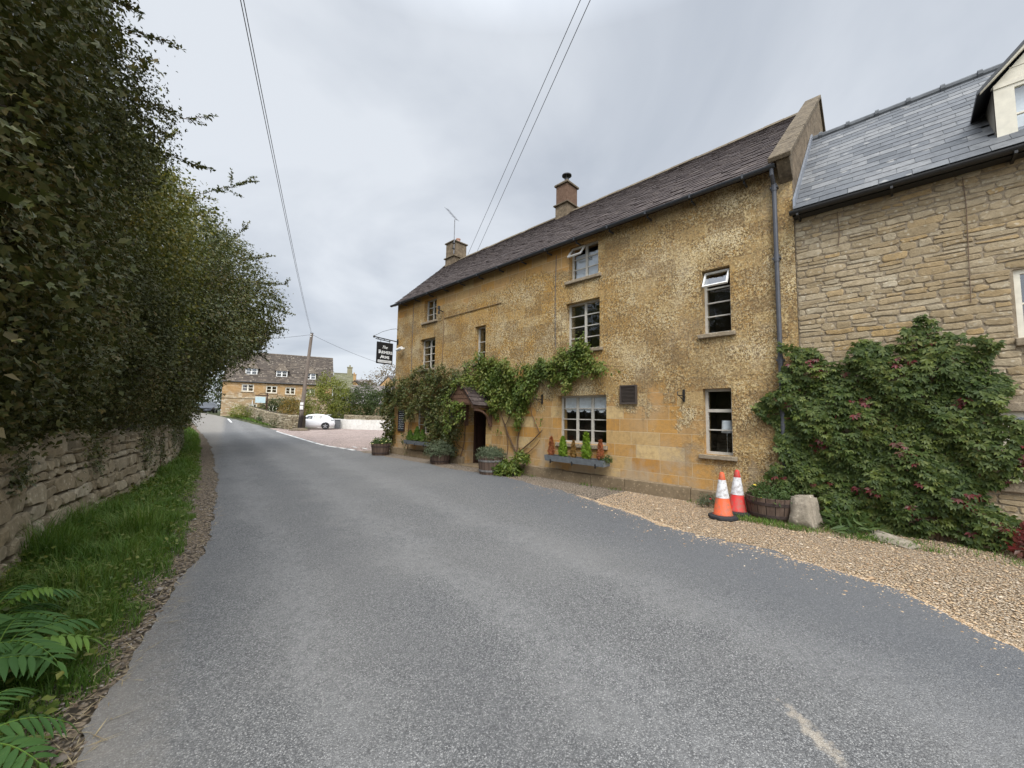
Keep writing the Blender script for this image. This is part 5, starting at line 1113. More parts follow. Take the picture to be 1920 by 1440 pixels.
# the low hedge that hangs over the wall top
for k, (yc, lab) in enumerate(((4.2, 'dark hawthorn shrub hanging over the wall at the left edge'), (7.6, 'dark shrub spilling over the wall under the nearest tree'), (11.0, 'dark shrub above the wall between the two nearest trees'), (14.8, 'shrub over the wall below the yellowing tree'), (18.8, 'shrub over the wall below the spreading tree'), (23.2, 'shrub trailing to the verge where the wall bends'), (28.5, 'last shrub of the hedge on the wall before the far bend'))):
    x = float(wallx(yc)); j = R.uniform(-.1, .1, 6)
    lo = (1.42 if yc < 13 else 1.32) if yc < 17 else .95
    if yc > 22: x -= .35
    tree('hedge_shrub', lab, (x-1.0, yc, 1.3), [(x-.45+j[0], yc-.9, lo+.95, .85, 1.25, 1.0), (x-.32+j[1], yc+.8, lo+.88, .85, 1.35, .98), (x-.5, yc, lo+2.3+j[2], 1.05, 1.7, 1.1), (x-.15+j[3], yc+.3, lo+1.6, .75, 1.3, .8)], LF_DARK if yc < 16 else LF_OAK, (.043 if yc < 13 else .07), (90 if yc < 13 else 38), 12, .11, (), 40+k, .06, .25, 'hedge shrubs along the wall', lobes=3 if yc < 13 else 1)
# a bare dead branch pokes out of the near tree, and ivy roots hang on the wall
m = MB(); m.tube([(-.75, 7.0, 2.55), (-.5, 7.4, 2.68), (-.2, 8.0, 2.78), (.0, 8.5, 2.98), (.1, 8.8, 3.05)], [.016, .014, .011, .008, .004], 6); m.tube([(-.4, 7.6, 2.7), (-.28, 7.9, 2.82), (-.25, 8.1, 2.98)], [.009, .007, .003], 5); m.tube([(-.05, 8.4, 2.92), (-.1, 8.5, 3.12)], [.006, .003], 5)
tag(m.obj('dead_branch', plain('dead_wood', (.20, .14, .09), .9), None, org=(-.75, 7, 2.55)), 'bare brown branch sticking out of the dark hedge low down', 'branch')
# ---------------------------------------------------------------- climbers on the inn
def inpoly(p, poly):
    x, y = p[:, 0], p[:, 1]; c = np.zeros(len(p), bool); n = len(poly)
    for i in range(n):
        (x1, y1), (x2, y2) = poly[i], poly[(i+1) % n]; k = ((y1 > y) != (y2 > y)) & (x < (x2-x1)*(y-y1)/(y2-y1+1e-9)+x1); c ^= k
    return c
def sample(poly, dens, seed, lump=.35):
    r = np.random.default_rng(seed); P = np.array(poly); a, b = P.min(0), P.max(0); k = int((b-a).prod()*dens)
    q = r.uniform(a-.15, b+.15, (k, 2)); w_ = .16*np.stack([np.sin(q[:, 1]*5.1+1)+np.sin(q[:, 1]*11+2), np.sin(q[:, 0]*4.3)+np.sin(q[:, 0]*9.7+1)], 1)*.6
    q = q[inpoly(q+w_, poly)]; h = np.sin(q[:, 0]*3.7+seed)*np.sin(q[:, 1]*4.1+1)+np.sin(q[:, 0]*8.3+2)*np.sin(q[:, 1]*7.1+seed); return q, np.clip(.5+h*lump, 0, 1)
LF_VINE = leafmat('wisteria_leaf', [(.045, .08, .012), (.08, .125, .018), (.12, .165, .026), (.18, .20, .04), (.26, .235, .06)], .3, .35, .5, 1.6)
LF_IVY = leafmat('ivy_leaf', [(.035, .055, .012), (.06, .085, .017), (.09, .105, .024), (.14, .125, .032), (.17, .115, .045)], .25, .4, .5, 1.8)
def climb(polys, seed, L, asp, deep, drop):
    parts = []
    for i, (poly, dens, dp) in enumerate(polys):
        q, h = sample(poly, dens, seed+i); k = len(q); r = np.random.default_rng(seed+i+100)
        c = np.stack([PX-.03-h*dp*r.uniform(.25, 1, k)-.02, q[:, 0], q[:, 1]], 1); per = 5
        c = np.repeat(c, per, 0)+r.normal(0, .05, (k*per, 3)); c[:, 0] = np.minimum(c[:, 0], PX-.015)
        n = np.array([-.8, 0, .55])+r.normal(0, .5, (k*per, 3)); t = np.array([-.3, 0, -drop])+r.normal(0, .55, (k*per, 3)); l = L*r.uniform(.55, 1.3, k*per); parts.append(kites(c, n, t, l, l*asp))
    return parts
vn = thing('wisteria', 'bright green climbing vine trained over the porch and right along the inn wall', 'climber', (8.1, 7.95, .12))
right = [(9.6, 3.45), (9.2, 3.62), (8.7, 3.3), (8.0, 3.22), (7.1, 3.15), (6.45, 3.2), (6.15, 3.5), (5.65, 3.52), (5.25, 3.2), (4.85, 2.98), (4.9, 2.86), (5.4, 2.78), (5.6, 2.6), (5.85, 2.7), (6.0, 2.45), (6.25, 2.7), (6.6, 2.7), (7.0, 2.5), (7.3, 2.2), (7.25, 1.9), (7.5, 1.75), (7.75, 1.5), (7.95, 1.75), (8.3, 2.0), (8.6, 1.75), (8.75, 1.5), (8.85, 2.0), (9.0, 2.5), (9.3, 2.85)]
parts = climb([(right, 520, .34), ([(9.95, 3.3), (9.75, 3.6), (9.2, 3.75), (8.9, 3.6), (8.9, 3.0), (9.9, 2.9)], 230, .4), ([(6.5, 3.3), (6.2, 3.6), (5.6, 3.62), (5.1, 3.3), (5.0, 3.0), (6.2, 3.0)], 220, .3), ([(8.8, 1.6), (8.45, 1.6), (8.55, 1.15), (8.75, 1.2)], 90, .2), ([(5.05, 3.12), (4.55, 2.93), (4.55, 2.87), (5.05, 2.95)], 110, .08), ([(7.15, 1.7), (6.85, 1.45), (6.95, 1.3), (7.3, 1.5)], 80, .15), ([(7.9, 1.25), (7.4, 1.25), (7.4, .95), (7.9, .95)], 40, .15)], 3, .092, .52, .3, .8)
# leaves lying over the hood's left slope and hanging in front of it
r = np.random.default_rng(8); k = 760; y = r.uniform(9.2, 10.3, k); zt = 2.76-np.abs(y-9.56)*1.05; x = r.uniform(7.3, 8.2, k); c = np.stack([x, y, zt+r.uniform(.02, .2, k)], 1); keep = (y > 9.7) | (r.random(k) < np.clip((x-7.4)*1.5, .3, .95)); c = c[keep]
c = np.repeat(c, 6, 0)+r.normal(0, .05, (len(c)*6, 3)); l = .09*r.uniform(.6, 1.2, len(c)); parts.append(kites(c, r.normal(0, .5, (len(c), 3))+[-.4, 0, .8], r.normal(0, .6, (len(c), 3))+[-.3, 0, -.5], l, l*.5))
for yy_, zz0, zz1, dn in ((9.98, 2.2, 1.35, 26), (9.55, 2.1, 1.55, 20), (9.4, 2.1, 1.7, 12), (10.15, 2.3, 1.15, 26), (9.75, 2.15, 1.85, 20)):
    z = r.uniform(zz1, zz0, dn); c = np.stack([np.full(dn, 7.36)+r.normal(0, .03, dn), yy_+r.normal(0, .05, dn), z], 1); c = np.repeat(c, 5, 0)+r.normal(0, .035, (dn*5, 3)); l = .1*r.uniform(.6, 1.2, dn*5); parts.append(kites(c, r.normal(0, .5, (dn*5, 3))+[-.7, -.2, .4], r.normal(0, .5, (dn*5, 3))+[-.2, 0, -.8], l, l*.5))
leaf_obj('foliage', parts, LF_VINE, vn)
m = MB(); W_ = lambda y, z, d=.05: (PX-d, y, z)
def stem(pts, r0, r1): m.tube([W_(*p) for p in pts], list(np.linspace(r0, r1, len(pts))), 7)
stem([(8.15, .05, .22), (8.02, .3, .16), (7.9, .5, .09), (7.83, .68, .06)], .045, .032)
stem([(7.83, .66), (8.05, .95), (8.3, 1.35), (8.5, 1.75), (8.6, 2.3)], .026, .012); stem([(7.84, .66), (7.55, .85), (7.2, 1.1), (6.95, 1.32), (6.9, 1.36)], .024, .01); stem([(7.83, .67), (7.8, 1.1), (7.72, 1.5), (7.6, 2.1), (7.5, 2.6)], .022, .012)
stem([(7.82, .6), (7.4, .72), (7.1, .95), (6.98, 1.1)], .016, .006); stem([(7.0, 1.28), (7.15, 1.55), (7.3, 1.8), (7.35, 2.2)], .013, .009); stem([(8.45, 1.65), (8.3, 1.4), (8.2, .9), (8.25, .4)], .014, .01); stem([(8.35, 1.4), (8.15, 1.7), (8.05, 2.0)], .012, .008)
stem([(7.5, 2.55), (6.8, 2.9), (6.0, 3.1), (5.2, 3.0), (4.6, 2.9)], .016, .004); stem([(8.6, 2.3), (8.8, 2.8), (9.2, 3.1), (9.6, 3.2)], .014, .008)
m.obj('stem', TWIG, vn)
iv = thing('ivy', 'mixed green and russet ivy hanging over the left end of the inn wall', 'climber', (8.1, 13, .12))
left = [(15.05, 2.95), (14.2, 3.1), (13.4, 3.2), (12.9, 3.42), (12.2, 3.42), (11.6, 3.35), (11.0, 3.3), (10.4, 3.3), (9.8, 3.4), (9.8, 2.9), (10.2, 2.5), (10.3, 1.9), (10.25, 1.3), (10.5, .9), (10.6, .5), (11.0, .35), (11.4, .35), (11.7, .6), (12.0, .75), (12.15, 1.3), (12.5, 1.6), (13.0, 1.75), (13.5, 1.5), (13.75, 1.75), (14.0, 2.05), (14.6, 1.95), (14.75, .9), (14.85, .45), (15.05, .3)]
parts = climb([(left, 300, .42), ([(12.3, 3.3), (11.2, 3.3), (10.5, 2.2), (10.7, .9), (11.8, .8), (12.3, 1.6)], 110, .45), ([(13.9, 1.25), (13.6, 1.3), (13.6, .3), (13.9, .2)], 120, .3), ([(14.1, .95), (13.5, .95), (13.5, .8), (14.1, .8)], 80, .2)], 60, .08, .62, .4, .6)
# round the corner, bushing out past the wall end
r = np.random.default_rng(18); k = 900; z = r.uniform(.3, 3.0, k); c = np.stack([PX+r.uniform(-.25, .6, k), 15.05+np.abs(r.normal(0, .22, k))+.2*np.exp(-((z-1.7)/.5)**2), z], 1); c = np.repeat(c, 5, 0)+r.normal(0, .05, (k*5, 3)); l = .11*r.uniform(.6, 1.2, k*5); parts.append(kites(c, r.normal(0, .5, (k*5, 3))+[-.4, .5, .5], r.normal(0, .6, (k*5, 3))+[0, .2, -.6], l, l*.6))
leaf_obj('foliage', parts, LF_IVY, iv)
m = MB(); stem([(10.35, .35, .1), (10.25, .75), (10.2, 1.3), (10.3, 1.9), (10.2, 2.4)], .018, .012); stem([(10.25, .6), (10.6, .75), (10.9, 1.2)], .012, .008); stem([(13.75, .1), (13.72, .6), (13.7, 1.3), (13.3, 2.2)], .02, .01); m.obj('stem', TWIG, iv)
# ---------------------------------------------------------------- creeper on the cottage
LF_VC = leafmat('creeper_leaf', [(.024, .042, .010), (.042, .068, .015), (.066, .095, .02), (.098, .125, .026), (.15, .15, .035)], .22, .22, .5, 2.2)
LF_RED = leafmat('red_creeper_leaf', [(.12, .03, .025), (.20, .03, .03), (.10, .04, .025), (.13, .075, .04)], .3, .4, .45, 3)
LF_YEL = leafmat('young_creeper_leaf', [(.10, .14, .025), (.15, .18, .03), (.09, .13, .03)], .3, .4, .45, 3)
vc = thing('virginia_creeper', 'large dark green creeper with red leaves covering the cottage wall beside the downpipe', 'climber', (8.1, .3, .1))
cp = [(1.72, 2.18), (1.5, 2.35), (1.42, 3.0), (1.25, 3.15), (1.12, 2.95), (.98, 2.72), (.8, 2.78), (.62, 2.95), (.25, 3.02), (-.05, 3.0), (-.35, 3.12), (-.62, 2.98), (-.78, 2.9), (-.8, 2.6), (-.95, 2.3), (-1.15, 1.95), (-1.3, 1.6), (-1.05, 1.4), (-.9, 1.0), (-.9, .6), (-.95, .25), (-.6, .12), (.2, .1), (.9, .12), (1.2, .5), (1.5, .75), (1.62, 1.1), (1.58, 1.5), (1.75, 1.8)]
q, h = sample(cp, 900, 5, .55); k = len(q); r = np.random.default_rng(55)
cen = np.clip(1-np.abs(q[:, 0]-.1)/1.7, 0, 1); dpth = .03+h*.23+.09*cen*np.clip(1.3-q[:, 1]*.25, .3, 1)
c = np.stack([PX-dpth*r.uniform(.45, 1, k)-.03, q[:, 0], q[:, 1]], 1)
def palm(c, n0, L, asp, r, fan=(-1.15, -.55, 0, .55, 1.15)):
    n = unit(n0); d = np.array([-.12, 0, -1.])+r.normal(0, .3, (len(c), 3)); d = unit(d-n*np.sum(d*n, 1, keepdims=True)); b = np.cross(n, d); out = []
    l0 = L*r.uniform(.65, 1.25, len(c))
    for a in fan:
        t = d*math.cos(a)+b*math.sin(a); l = l0*(1-.16*abs(a)); out.append(kites(c+t*.012, n+r.normal(0, .16, n.shape), t, l, l*asp, .14, .12))
    return out
nrm = np.array([-.95, 0, .42])+r.normal(0, .3, (k, 3))
rd = (np.sin(q[:, 0]*6+2)*np.sin(q[:, 1]*5+1) > .72) & (r.random(k) < .16) | (r.random(k) < .008); yl = (np.sin(q[:, 0]*5)*np.sin(q[:, 1]*6+2) > .82) & (r.random(k) < .4) | (r.random(k) < .012)
gn = ~(rd | yl)
leaf_obj('foliage', palm(c[gn], nrm[gn], .080, .54, r), LF_VC, vc); leaf_obj('red_leaves', palm(c[rd]+[-.02, 0, 0], nrm[rd], .082, .5, r), LF_RED, vc, label='red autumn leaves'); leaf_obj('young_leaves', palm(c[yl]+[-.03, 0, 0], nrm[yl], .075, .5, r), LF_YEL, vc, label='yellow green young leaves')
m = MB(); random.seed(3)
for k in range(16):
    y0 = random.uniform(-.8, 1.3); p = [(8.17, y0, .1)]; 
    for s in range(7): p.append((8.17-random.uniform(0, .05), p[-1][1]+random.uniform(-.22, .22), p[-1][2]+random.uniform(.25, .45)))
    p = [q_ for q_ in p if q_[2] < 2.9]; m.tube(p, list(np.linspace(.014, .005, len(p))), 5)
m.obj('stem', TWIG, vc)
# ---------------------------------------------------------------- grass and litter of the left verge
def blades(x, y, h, w_, lean, seed, z=None):
    r = np.random.default_rng(seed); k = len(x); z = gz(x, y) if z is None else z; a = r.uniform(0, 6.283, k); d = np.stack([np.cos(a), np.sin(a), np.zeros(k)], 1)
    p = np.stack([x, y, z-.01], 1); s = np.stack([-d[:, 1], d[:, 0], np.zeros(k)], 1)*w_[:, None]/2; H = np.array([0, 0, 1.])*h[:, None]; ln = (lean*h*r.uniform(.2, 1.3, k))[:, None]
    m1 = p+H*.55+d*ln*.35; tp_ = p+H*(1-.25*np.minimum(1, lean))+d*ln
    v = np.stack([p-s, p+s, m1-s*.8, m1+s*.8, tp_], 1).reshape(-1, 3); i = np.arange(k)[:, None]*5; return v, np.concatenate([i+[0, 1, 3], i+[0, 3, 2], i+[2, 3, 4]], 1).reshape(-1, 3)
r = np.random.default_rng(91); bl = []
for y0, y1, dn, wd in ((1.0, 5, 3400, .006), (5, 9, 2900, .007), (9, 16, 1500, .010), (16, 30, 560, .018), (30, 44, 260, .028)):
    k = int((y1-y0)*dn*1.15); y = r.uniform(y0, y1, k); a, b = WALL_X(y)-.02, GRASS_R(y)+.05*np.sin(y*7)+.04*np.sin(y*17+1); u = r.random(k)**.9; x = a+(b-a)*u
    tuft = .55+.75*np.clip(np.sin(x*5+np.sin(y*3))*np.sin(y*4.3+x*2)+.35, 0, 1.2); edge = np.clip((1-u)*3.2, .28, 1); h = .36*tuft*edge*r.uniform(.5, 1.3, k)*np.clip(.75+.35*np.sin(y*.9+1), .5, 1.2)
    if y0 >= 9: h *= .8
    bl.append(blades(x, y, h, wd*r.uniform(.6, 1.4, k), .75, int(y0)))
GR = leafmat('grass_blade', [(.060, .125, .018), (.085, .165, .026), (.115, .20, .034), (.17, .25, .05), (.28, .27, .10)], .42, .25, .5, 2.2)
tag(leaf_obj('grass', bl, GR), 'long green grass on the verge below the dry stone wall', 'grass', kind='stuff')
# broad leaved weeds among it, straw and dead leaves along the edge
wv = []
k = 1500; y = r.uniform(2.5, 20, k); x = WALL_X(y)+.05+r.random(k)**1.5*(GRASS_R(y)-WALL_X(y)-.1); c = np.stack([x, y, gz(x, y)+r.uniform(.04, .17, k)], 1); c = np.repeat(c, 4, 0)+r.normal(0, .03, (k*4, 3)); l = r.uniform(.03, .07, k*4); wv.append(kites(c, r.normal(0, .35, (k*4, 3))+[0, 0, 1], r.normal(0, 1, (k*4, 3)), l, l*.65))
tag(leaf_obj('weeds', wv, LF_VINE), 'low broad leaved weeds growing through the verge grass', 'weeds', kind='stuff')
def flat(x, y, L, W, seed, lift=.006, zoff=0):
    r = np.random.default_rng(seed); k = len(x); c = np.stack([x, y, gz(x, y)+lift*r.uniform(.3, 2, k)+zoff], 1); return kites(c, r.normal(0, .22, (k, 3))+[0, 0, 1], np.concatenate([r.normal(0, 1, (k, 2)), np.zeros((k, 1))], 1), L, W, .1)
def band(k, y0, y1, seed, lo=-.02, hi_=.1, pw=1):
    r = np.random.default_rng(seed); y = y0+(y1-y0)*r.random(k)**pw; a, b = GRASS_R(y)+lo, ROAD_L(y)+hi_; return a+(b-a)*r.random(k), y
x, y = band(1500, 1.5, 16, 6, -.12, .06, 1.4); ln = r.uniform(.04, .2, 1500)
tag(leaf_obj('straw', [flat(x, y, ln, r.uniform(.003, .007, 1500), 9)], leafmat('dry_straw', [(.30, .23, .12), (.42, .34, .2), (.2, .14, .08)], .1, .2, .7, 4)), 'dry straw stems scattered along the dirt edge of the lane', 'straw', kind='stuff')
x, y = band(1900, 1.5, 22, 7, -.3, -.02, 1.3); ln = r.uniform(.01, .04, 1900)
tag(leaf_obj('fallen_leaves', [flat(x, y, ln, ln*.7, 12, .01)], leafmat('dead_leaf', [(.09, .06, .04), (.15, .105, .065), (.22, .16, .10), (.12, .10, .075)], .1, .2, .7, 4)), 'brown fallen leaves along the dirt edge of the lane', 'fallen leaves', kind='stuff')
def pebbles(x, y, s, mat, name, label, seed, z=None):
    r = np.random.default_rng(seed); k = len(x); o = np.array([(1, 0, 0), (0, 1, 0), (-1, 0, 0), (0, -1, 0), (0, 0, 1), (.7, .7, .55), (-.7, .7, .5), (-.7, -.7, .6), (.7, -.7, .45)], float)
    A = r.uniform(0, 6.28, k); ca, sa = np.cos(A), np.sin(A); sc = np.stack([s*r.uniform(.8, 1.4, k), s*r.uniform(.6, 1, k), s*r.uniform(.4, .8, k)], 1)
    q = o[None]*sc[:, None]*r.uniform(.8, 1.2, (k, 9, 1)); v = np.stack([q[..., 0]*ca[:, None]-q[..., 1]*sa[:, None], q[..., 0]*sa[:, None]+q[..., 1]*ca[:, None], q[..., 2]], -1)+np.stack([x, y, gz(x, y)+.002], 1)[:, None]
    F = np.array([(0, 5, 4), (5, 1, 4), (1, 6, 4), (6, 2, 4), (2, 7, 4), (7, 3, 4), (3, 8, 4), (8, 0, 4), (0, 1, 5), (1, 2, 6), (2, 3, 7), (3, 0, 8)]); f = (F[None]+np.arange(k)[:, None, None]*9).reshape(-1, 3)
    return tag(obj(name, v.reshape(-1, 3), f, mat), label, name.replace('_', ' '), kind='stuff')
def m_peb(n, cols):
    t = Mt(n); k = len(cols); c = t.ramp(t.rnd(), *[(i/(k-1), q) for i, q in enumerate(cols)]); c = t.mix(t.ma('MULTIPLY', t.mr(t.noise(t.pos(), 60, 3), .45, .7), .35), c, cols[0]); return t.fin(c, .85, .25)
PEB = m_peb('loose_pebble', [(.30, .19, .10), (.46, .33, .20), (.56, .43, .28), (.36, .24, .14), (.66, .56, .43)]); PEBG = m_peb('grit', [(.12, .10, .08), (.24, .2, .16), (.33, .29, .24), (.16, .12, .09)])
k = 24000; y = r.uniform(-1.6, 4.4, k); x = ROAD_R(y)-.05+(8.1-ROAD_R(y))*r.random(k)**1.15; pebbles(x, y, .0062*np.exp(r.normal(0, .42, k)), PEB, 'loose_gravel', 'loose tan gravel stones over the forecourt', 31)
k = 4200; y = -1.6+8*r.random(k)**1.2; x = ROAD_R(y)-np.abs(r.normal(0, .2+.2*np.abs(np.sin(y*1.7)), k)); pebbles(x, y, .006*np.exp(r.normal(0, .4, k)), PEB, 'stray_gravel', 'gravel stones strayed on to the edge of the asphalt', 33)
k = 7000; y = -1.6+6.5*r.random(k); x = ROAD_R(y)+.05-np.abs(r.normal(0, .10, k)); pebbles(x, y, .0058*np.exp(r.normal(0, .4, k)), PEB, 'edge_gravel', 'gravel thinning out over the ragged edge of the asphalt', 34)
k = 4500; y = 1.5+14*r.random(k)**1.5; x = ROAD_L(y)-r.uniform(-.06, .5, k); pebbles(x, y, r.uniform(.004, .012, k), PEBG, 'grit', 'grit and small stones along the left edge of the lane', 35)
k = 46; y = r.uniform(2.4, 14, k); x = ROAD_L(y)-r.uniform(.0, .45, k); pebbles(x, y, r.uniform(.015, .04, k), PEBG, 'edge_stones', 'larger pale stones lying along the dirt edge of the lane', 36)
iw = []
for yc, zc, n_, sy, sz in ((6.9, 1.0, 60, .16, .12), (9.6, 1.05, 130, .25, .2), (12.6, .95, 200, .3, .3), (14.2, .7, 120, .14, .35), (17, .9, 260, .5, .3), (20.5, .8, 320, .8, .35)):
    y = yc+r.normal(0, sy, n_); z = np.clip(zc+r.normal(0, sz, n_), .05, 1.5); c = np.stack([WALL_X(y)-.09*z+.05+r.uniform(0, .06, n_), y, z], 1); c = np.repeat(c, 3, 0)+r.normal(0, .025, (n_*3, 3)); l = .055*r.uniform(.6, 1.3, n_*3); iw.append(kites(c, r.normal(0, .4, (n_*3, 3))+[.8, -.2, .45], r.normal(0, .6, (n_*3, 3))+[.2, 0, -.6], l, l*.75))
wi = thing('wall_ivy', 'small patches of ivy clinging to the face of the dry stone wall', 'climber', (float(WALL_X(12.6)), 12.6, .3)); leaf_obj('foliage', iw, LF_OAK, wi)
m = MB(); 
for yc in (14.2, 12.6, 17.0): m.tube([(float(WALL_X(yc))+.03, yc, .1), (float(WALL_X(yc+.05))-.03, yc+.05, .55), (float(WALL_X(yc-.03))-.07, yc-.03, 1.2)], [.02, .014, .008], 6); m.cut()
m.objs('stem', TWIG, wi)
# ---------------------------------------------------------------- sumac seedlings in the bottom left corner
LF_SU = leafmat('sumac_leaf', [(.055, .125, .035), (.075, .16, .042), (.105, .20, .048)], .3, .15, .55, 3)
LF_SU2 = leafmat('young_sumac_leaf', [(.14, .25, .04), (.18, .30, .05), (.12, .22, .04)], .35, .25, .5, 3)
def frond(base, tip, rise, mat, par, seed, n=9, L=.10):
    r = np.random.default_rng(seed); a, b = np.array(base, float), np.array(tip, float); s = np.linspace(0, 1, 12)[:, None]; p = a+(b-a)*s+np.array([0, 0, rise])*4*s*(1-s)*.6+np.array([0, 0, 0])
    m = MB(); m.tube([tuple(q) for q in p], list(np.linspace(.005, .0015, 12)), 5); ax = unit((b-a)[None])[0]; sd_ = unit(np.cross(ax, [0, 0, 1.])[None])[0]; V_ = []; F_ = []
    for k in range(n):
        u = .3+.68*k/(n-1); i = u*11; j = min(int(i), 10); c = p[j]+(p[j+1]-p[j])*(i-j); tg = unit((p[j+1]-p[j])[None])[0]; up_ = unit(np.cross(sd_, tg)[None])[0]*-1
        if up_[2] < 0: up_ = -up_
        l = L*(1.05-.5*abs(u-.62)*1.6)*r.uniform(.9, 1.1)
        for s_ in ((1, -1) if k < n-1 else (0,)):
            d = sd_*s_*.95+tg*(.42 if s_ else 1)-np.array([0, 0, .22])+r.normal(0, .05, 3); d = unit(d[None])[0]; wv_ = unit(np.cross(up_, d)[None])[0]; W = l*.13
            prof_ = ((0, .3), (.2, .9), (.45, 1.), (.75, .62), (1, .04)); base_i = len(V_)
            for tt, ww in prof_:
                q = c+d*l*tt-np.array([0, 0, .22])*l*tt*tt; V_ += [q+wv_*W*ww+up_*W*.35*ww, q, q-wv_*W*ww+up_*W*.35*ww]
            for e in range(4): F_ += [(base_i+3*e, base_i+3*e+1, base_i+3*e+4, base_i+3*e+3), (base_i+3*e+1, base_i+3*e+2, base_i+3*e+5, base_i+3*e+4)]
    fo = obj('frond', np.array(V_), F_, mat, par, smooth=True); m.obj('midrib', LF_SU2, fo)
def sumac(loc, label, fr, seed):
    o = thing('sumac_seedling', label, 'plant', loc, 'sumac seedlings on the verge'); r = np.random.default_rng(seed); b = np.array(loc, float)
    m = MB(); hgt = .30; m.tube([tuple(b-[0, 0, .03]), tuple(b+[.01, .01, hgt*.6]), tuple(b+[.015, .02, hgt])], [.008, .007, .005], 6); m.obj('stem', TWIG, o)
    for k, (az, ln, dz, yg) in enumerate(fr):
        a = math.radians(az); st = b+[.012, .015, hgt*r.uniform(.6, 1.0)]; frond(st, st+np.array([math.sin(a)*ln, math.cos(a)*ln, dz]), .10+.04*r.random(), LF_SU2 if yg else LF_SU, o, seed*10+k, 9, .14*ln/.42)
sumac((-.52, 4.55, 0), 'sumac seedling with a bright young frond at its top, farthest from the camera', [(70, .42, .02, 0), (20, .4, .06, 0), (120, .42, -.04, 0), (-40, .38, 0, 0), (95, .3, .12, 1), (170, .4, -.02, 0), (45, .45, -.08, 0)], 4)
sumac((-.42, 3.95, 0), 'middle sumac seedling spreading over the litter edge', [(60, .46, .0, 0), (95, .42, -.02, 1), (140, .44, -.06, 0), (10, .4, .04, 0), (-60, .4, .04, 1), (190, .42, 0, 0), (30, .36, .1, 0)], 6)
sumac((-.62, 3.65, 0), 'sumac seedling with a large yellow green frond at the left edge', [(150, .46, -.02, 1), (100, .42, .04, 0), (200, .42, .0, 1), (40, .4, .05, 0), (70, .3, .1, 0)], 7)
sumac((-.42, 3.0, 0), 'low dark sumac seedling nearest the bottom left corner', [(80, .36, -.06, 0), (130, .38, -.04, 0), (30, .36, 0, 0), (180, .36, 0, 0)], 8)
# ---------------------------------------------------------------- plants in the planters and boxes
LF_GREY = leafmat('grey_green_leaf', [(.06, .085, .045), (.09, .115, .06), (.12, .14, .08), (.07, .08, .05)], .2, .3, .6, 4)
LF_CON = leafmat('conifer_leaf', [(.10, .17, .012), (.15, .24, .018), (.21, .30, .025)], .25, .3, .55, 6)
LF_CONG = leafmat('green_conifer_leaf', [(.05, .10, .012), (.075, .14, .016), (.11, .17, .02)], .25, .3, .55, 6)
LF_DEAD = leafmat('browned_conifer_leaf', [(.26, .075, .025), (.36, .12, .045), (.24, .11, .045)], .2, .3, .6, 6)
LF_DEAD2 = leafmat('half_browned_conifer_leaf', [(.20, .11, .03), (.28, .15, .04), (.16, .13, .03)], .2, .3, .6, 6)
def conifer(loc, h, rad, mat, label, seed, group):
    o = thing('dwarf_conifer', label, 'conifer', loc, group); r = np.random.default_rng(seed); b = np.array(loc, float)
    m = MB(); m.tube([tuple(b-[0, 0, .03]), tuple(b+[0, 0, h*.8])], [.008, .003], 5); m.obj('stem', TWIG, o)
    k = 900; u = r.random(k)**.8; a = r.uniform(0, 6.28, k); rr = rad*(1-u)**.72*np.minimum(1, .55+u*4)*(1+.16*np.sin(a*5+u*9))*r.uniform(.55, 1.05, k)
    c = b+np.stack([np.cos(a)*rr, np.sin(a)*rr, u*h*.96], 1); n = np.stack([np.cos(a), np.sin(a), np.full(k, .2)], 1); t = np.stack([np.cos(a)*.5, np.sin(a)*.5, np.full(k, 1.)], 1)+r.normal(0, .25, (k, 3)); c = np.repeat(c, 2, 0)+r.normal(0, .008, (2*k, 3)); l = h*.13*r.uniform(.6, 1.3, 2*k)
    leaf_obj('foliage', [kites(c, np.repeat(n, 2, 0)+r.normal(0, .4, (2*k, 3)), np.repeat(t, 2, 0), l, l*.38)], mat, o)
gA, gB = 'conifers in the right window box', 'conifers in the left window box'
for y, h, rd_, mt, lb in ((6.44, .45, .075, LF_DEAD, 'rust brown dried conifer at the left end of the long window box'), (6.07, .48, .13, LF_CON, 'shorter bright green conifer, left of the two in the long window box'), (5.75, .39, .075, LF_DEAD2, 'half browned conifer between the two bright green ones'), (5.375, .6, .13, LF_CON, 'tallest bright green conifer in the long window box'), (4.99, .45, .08, LF_DEAD, 'rust brown dried conifer at the right end of the long window box')):
    conifer((7.97, y, .735), h, rd_, mt, lb, int(y*100), gA)
for y, h, lb in ((13.28, .38, 'small green conifer at the left end of the ivy covered window box'), (12.8, .52, 'tallest conifer in the ivy covered window box'), (12.42, .42, 'conifer nearest the ivy in the left window box')): conifer((7.97, y, .725), h, .17, LF_CONG, lb, int(y*100), gB)
